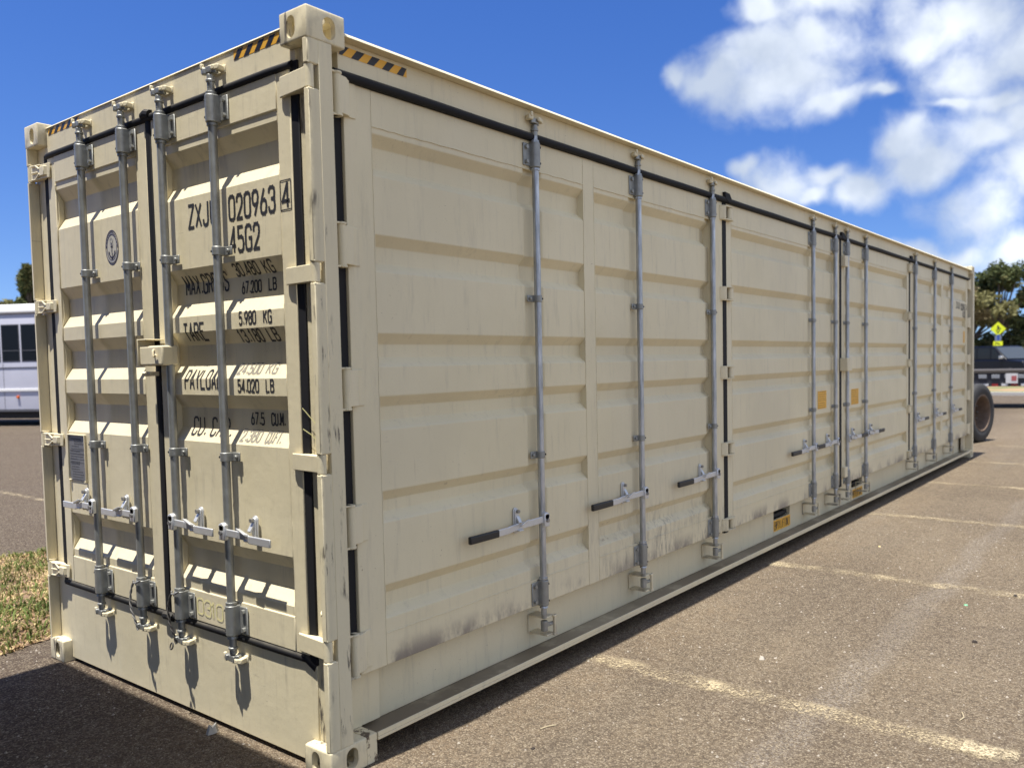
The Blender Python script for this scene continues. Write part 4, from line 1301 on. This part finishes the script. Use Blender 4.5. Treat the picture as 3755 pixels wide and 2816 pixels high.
for k in range(46):
    x = -6.8 + k * .245
    MB().box(x, x + .16, .038, .049, .645, .715).build('reflector', REFR if k % 2 else REFW, TR)
for x in (-1.35, .16):
    pl_ = MB().box(x, x + .30, -.012, -.002, .72, 1.0).build('placard', simple('white_placard', (.55, .54, .53), .5), TR)
    if x > 0: MB().box(x + .14, x + .27, -.016, -.0125, .79, .93).build('red_square', simple('placard_red', (.36, .09, .09), .5), pl_)
MB().box(1.0, 1.22, .3, .5, .10, .64).build('landing_leg', TB, TR, .01)
MB().box(.92, 1.30, .22, .58, .0, .10).build('leg_foot', TG, TR, .01)
MB().box(-6.0, -5.8, .3, .5, .0, .64).build('landing_leg', TB, TR, .01)
# ------------------------------------------------------------------ dark sport utility vehicle
SUV = empty('parked_suv', (49.2, 4.2, 0), math.atan2(-.76, -.65))         # +x is its front
tag(SUV, 'dark navy sport utility vehicle parked beyond the trailer', 'car')
NV = simple('navy_car_paint', (.004, .005, .010), .35, 0, .1, 3, spec=.25)
WND = simple('tinted_glass', (.012, .015, .02), .15, spec=.3)
SIL = simple('silver_trim', (.45, .46, .47), .3, .6)
body = MB().prism([(-3.9, .42), (-3.95, 1.05), (-3.8, 1.2), (-.35, 1.22), (.95, 1.13), (1.10, .95), (1.12, .48), (.5, .36), (-3.4, .36)], 'y', -1.0, 1.0)
body.build('body', NV, SUV, .06, seg=3)
MB().prism([(-3.75, 1.19), (-3.55, 1.88), (-3.2, 1.96), (-1.45, 1.96), (-1.15, 1.90), (-.25, 1.20)], 'y', -.9, .9).build('cabin', NV, SUV, .05, seg=3)
MB().prism([(-.32, 1.26), (-1.16, 1.885), (-1.13, 1.90), (-.26, 1.27)], 'y', -.82, .82).build('windscreen', simple('bright_windscreen', (.05, .06, .07), .1), SUV)
for s in (-1, 1):
    for a, c in ((-1.35, -.45), (-2.4, -1.45), (-3.5, -2.5)):
        MB().prism([(a, 1.26), (a, 1.85), (min(c, -1.22 if c > -1 else c), 1.85), (c, 1.26)], 'y', s * .90 if s > 0 else -.91, s * .91 if s > 0 else -.90).build('side_window', WND, SUV)
    MB().box(-.55, -.35, s * 1.0 if s > 0 else -1.16, 1.16 if s > 0 else -1.0, 1.25, 1.42).build('mirror', SIL, SUV, .03)
    for x in (.12, -2.95):
        w = MB().lathe([(.20, .0), (.36, .01), (.395, -.03), (.395, -.2), (.3, -.22)], (x, 1.01 if s > 0 else -.80, .395), 26, 'y').build('wheel', TYRE, SUV)
        MB().lathe([(.001, -.02), (.1, .0), (.23, -.01)], (x, 1.012 if s > 0 else -1.012, .395), 20, 'y').build('rim', SIL, w)
    MB().box(.95, 1.125, s * .62 if s > 0 else -.96, .96 if s > 0 else s * .62, .80, .97).build('headlight', simple('headlight_lens', (.8, .8, .78), .1), SUV, .03)
MB().box(1.0, 1.16, -.9, .9, .42, .56).build('bumper', SIL, SUV, .04)
MB().box(1.0, 1.135, -.55, .55, .66, .95).build('grille', SIL, SUV, .02)
# ------------------------------------------------------------------ crossing sign
SG = empty('crossing_sign', (65.6, 8.05, 0), math.atan2(-.60, .79) - .0)
tag(SG, 'bright yellow diamond pedestrian crossing sign on a post in front of the trees', 'road sign')
FY = simple('fluorescent_yellow_green', (.72, .80, .02), .45); PST = simple('sign_post_steel', (.35, .36, .38), .5, .6)
SG.rotation_euler = (0, 0, R(-80))
MB().box(-.035, .035, .0, .05, 0, 3.75).build('post', PST, SG)
h = .51
MB().prism([(0, 3.3 - h), (h, 3.3), (0, 3.3 + h), (-h, 3.3)], 'y', -.012, -.004).build('sign_panel', FY, SG)
b = MB().prism(oval(.0, 3.50, .11, .12), 'y', -.016, -.0125).box(-.055, .055, -.016, -.0125, 3.22, 3.44)
b.obox((-.06, -.0142, 3.12), (.03, 0, .0), (0, .0017, 0), (-.05, 0, .12)).obox((.06, -.0142, 3.12), (.03, 0, 0), (0, .0017, 0), (.05, 0, .12)).obox((.11, -.0142, 3.34), (.07, 0, -.05), (0, .0017, 0), (.02, 0, .03))
b.build('walking_figure', BLACKF, SG)
MB().box(-.20, .20, -.012, -.004, 2.44, 2.86).build('lower_panel', simple('blue_grey_panel', (.16, .20, .30), .5), SG)
MB().box(-.06, .10, -.018, -.0125, 2.50, 2.90).build('blue_stripe', simple('blue_patch', (.03, .08, .32), .5), SG)
pq = MB().box(-.30, .30, -.012, -.004, 2.10, 2.42).build('arrow_plaque', FY, SG)
MB().obox((-.02, -.0145, 2.26), (.14, 0, -.07), (0, .0015, 0), (.014, 0, .028)).obox((-.16, -.0147, 2.20), (.05, 0, 0), (0, .0012, 0), (0, 0, .018)).build('arrow', BLACKF, pq)


# ------------------------------------------------------------------ trees and shrubs
BARK = simple('grey_brown_bark', (.12, .095, .07), .9, 0, .3, 3)
LEAF = [leaf_mat('dark_leaf', (.10, .12, .045)), leaf_mat('olive_leaf', (.21, .20, .085)), leaf_mat('dusty_leaf', (.29, .245, .135))]


def leaves(cl, n, size, seed, droop=0.):
    r = random.Random(seed); b = MB()
    for k in range(n):
        c, rad = r.choice(cl)
        d = Vector((r.gauss(0, 1), r.gauss(0, 1), r.gauss(0, 1))).normalized() * (r.random() ** .45)
        p = Vector(c) + Vector((d.x * rad[0], d.y * rad[1], d.z * rad[2]))
        u = Vector((r.gauss(0, 1), r.gauss(0, 1), r.gauss(0, .6) - droop)).normalized(); w = u.cross(Vector((r.gauss(0, 1), r.gauss(0, 1), r.gauss(0, 1)))).normalized()
        s = size * r.uniform(.6, 1.4)
        b.add([p - u * s, p + w * s * .38, p + u * s, p - w * s * .38], [(0, 1, 2, 3)])
    return b


def tree(x, y, hgt, spread, kind, seed, label, n=5200, low=.35, name='tree', group='trees beyond the car park'):
    r = random.Random(seed)
    T = empty(name, (x, y, 0)); tag(T, label, 'tree', group)
    tr = MB(); tr.tube([(0, 0, 0), (.1, .05, hgt * .25), (-.05, .1, hgt * .5), (.05, 0, hgt * .8)], .2, 9, [.035 * hgt, .028 * hgt, .02 * hgt, .006 * hgt])
    cl = []
    for k in range(17):
        a = r.uniform(0, 6.28); q_ = r.uniform(.1, 1) ** .6 * spread; z = hgt * r.uniform(low + .08, .93); q_ *= 1 - .55 * max(0, (z / hgt - .6) / .4)
        c = (q_ * math.cos(a), q_ * math.sin(a), z)
        tr.tube([(0, 0, hgt * low * .9), (c[0] * .5, c[1] * .5, (z + hgt * low) / 2), c], .1, 6, [.014 * hgt, .009 * hgt, .003 * hgt])
        cl.append((c, (spread * r.uniform(.22, .42), spread * r.uniform(.22, .42), hgt * r.uniform(.05, .10))))
    tr.build('trunk', BARK, T)
    for j, f in enumerate((.55, .45)):
        leaves(cl[j::2] + cl[:3], int(n * f), .26, seed + j, .4).build('crown', LEAF[(kind + j) % 3], T)
    return T


tree(78, 9.9, 9.4, 3.2, 0, 21, 'tallest shaggy green tree above the yellow sign', 5200)
tree(74, 13.2, 7.6, 3.6, 1, 22, 'dusty olive tree just right of the container roof corner', 5200, .42)
tree(84, 7.0, 7.2, 3.4, 0, 23, 'dark tree at the right edge behind the car', 6000, .3)
tree(88, 14.0, 9.6, 3.0, 0, 24, 'tall dark tree half hidden by the container corner', 5000, .3)
tree(80, 3.5, 8.5, 3.5, 1, 25, 'olive tree standing past the right edge', 4000, .3)
tree(22.5, 65.4, 7.3, 1.4, 1, 26, 'blurred olive tree behind the bus at the left edge', 4500, .45)
tree(21.3, 57.4, 8.5, .95, 0, 27, 'dark slim tree peeking out beside the left corner post', 4500, .5)
for i, (x, y, hh, sp_, sd) in enumerate(((80, 9.2, 3.6, 2.2, 31), (81, 12.4, 3.2, 2.3, 32), (79.5, 6.2, 3.9, 2.0, 33), (82, 15.5, 3.0, 2.3, 34), (81, 3.0, 3.5, 2.4, 35))):
    T = empty('shrub', (x, y, 0)); tag(T, ('tall dark hedge shrub straight behind the yellow sign', 'dark shrub between the sign and the container', 'dark shrub at the right edge behind the car', 'low shrub hidden behind the container end', 'shrub beyond the right edge')[i], 'shrub', 'shrubs along the road')
    r = random.Random(sd); cl = [((r.uniform(-1, 1) * sp_ * .6, r.uniform(-1, 1) * sp_ * .8, hh * r.uniform(.2, .8)), (sp_ * .5, sp_ * .55, hh * .22)) for k in range(14)]
    MB().tube([(0, 0, 0), (0, 0, hh * .6)], .12, 7).build('stem', BARK, T)
    leaves(cl, 5200, .24, sd).build('foliage', LEAF[0], T); leaves(cl, 2500, .24, sd + 50).build('foliage', LEAF[1], T)
# verge beyond the trailer, and a light kerb
struct(MB().box(33, 33.3, -30, 40, 0, .12).build('kerb', simple('pale_kerb', (.42, .40, .37), .8)))
b = MB(); b.add([(33.3, -30, .05), (58, -30, .08), (58, 60, .08), (33.3, 60, .05)], [(0, 1, 2, 3)])
vm, nt, bb = mat('dry_verge'); f = noise(nt, .5, 5, .6)
nt.links.new(mixc(nt, smooth(nt, f, .42, .58), (.30, .20, .11), (.13, .15, .05)), bb.inputs['Base Color']); bb.inputs['Roughness'].default_value = .95
struct(b.build('verge', vm))
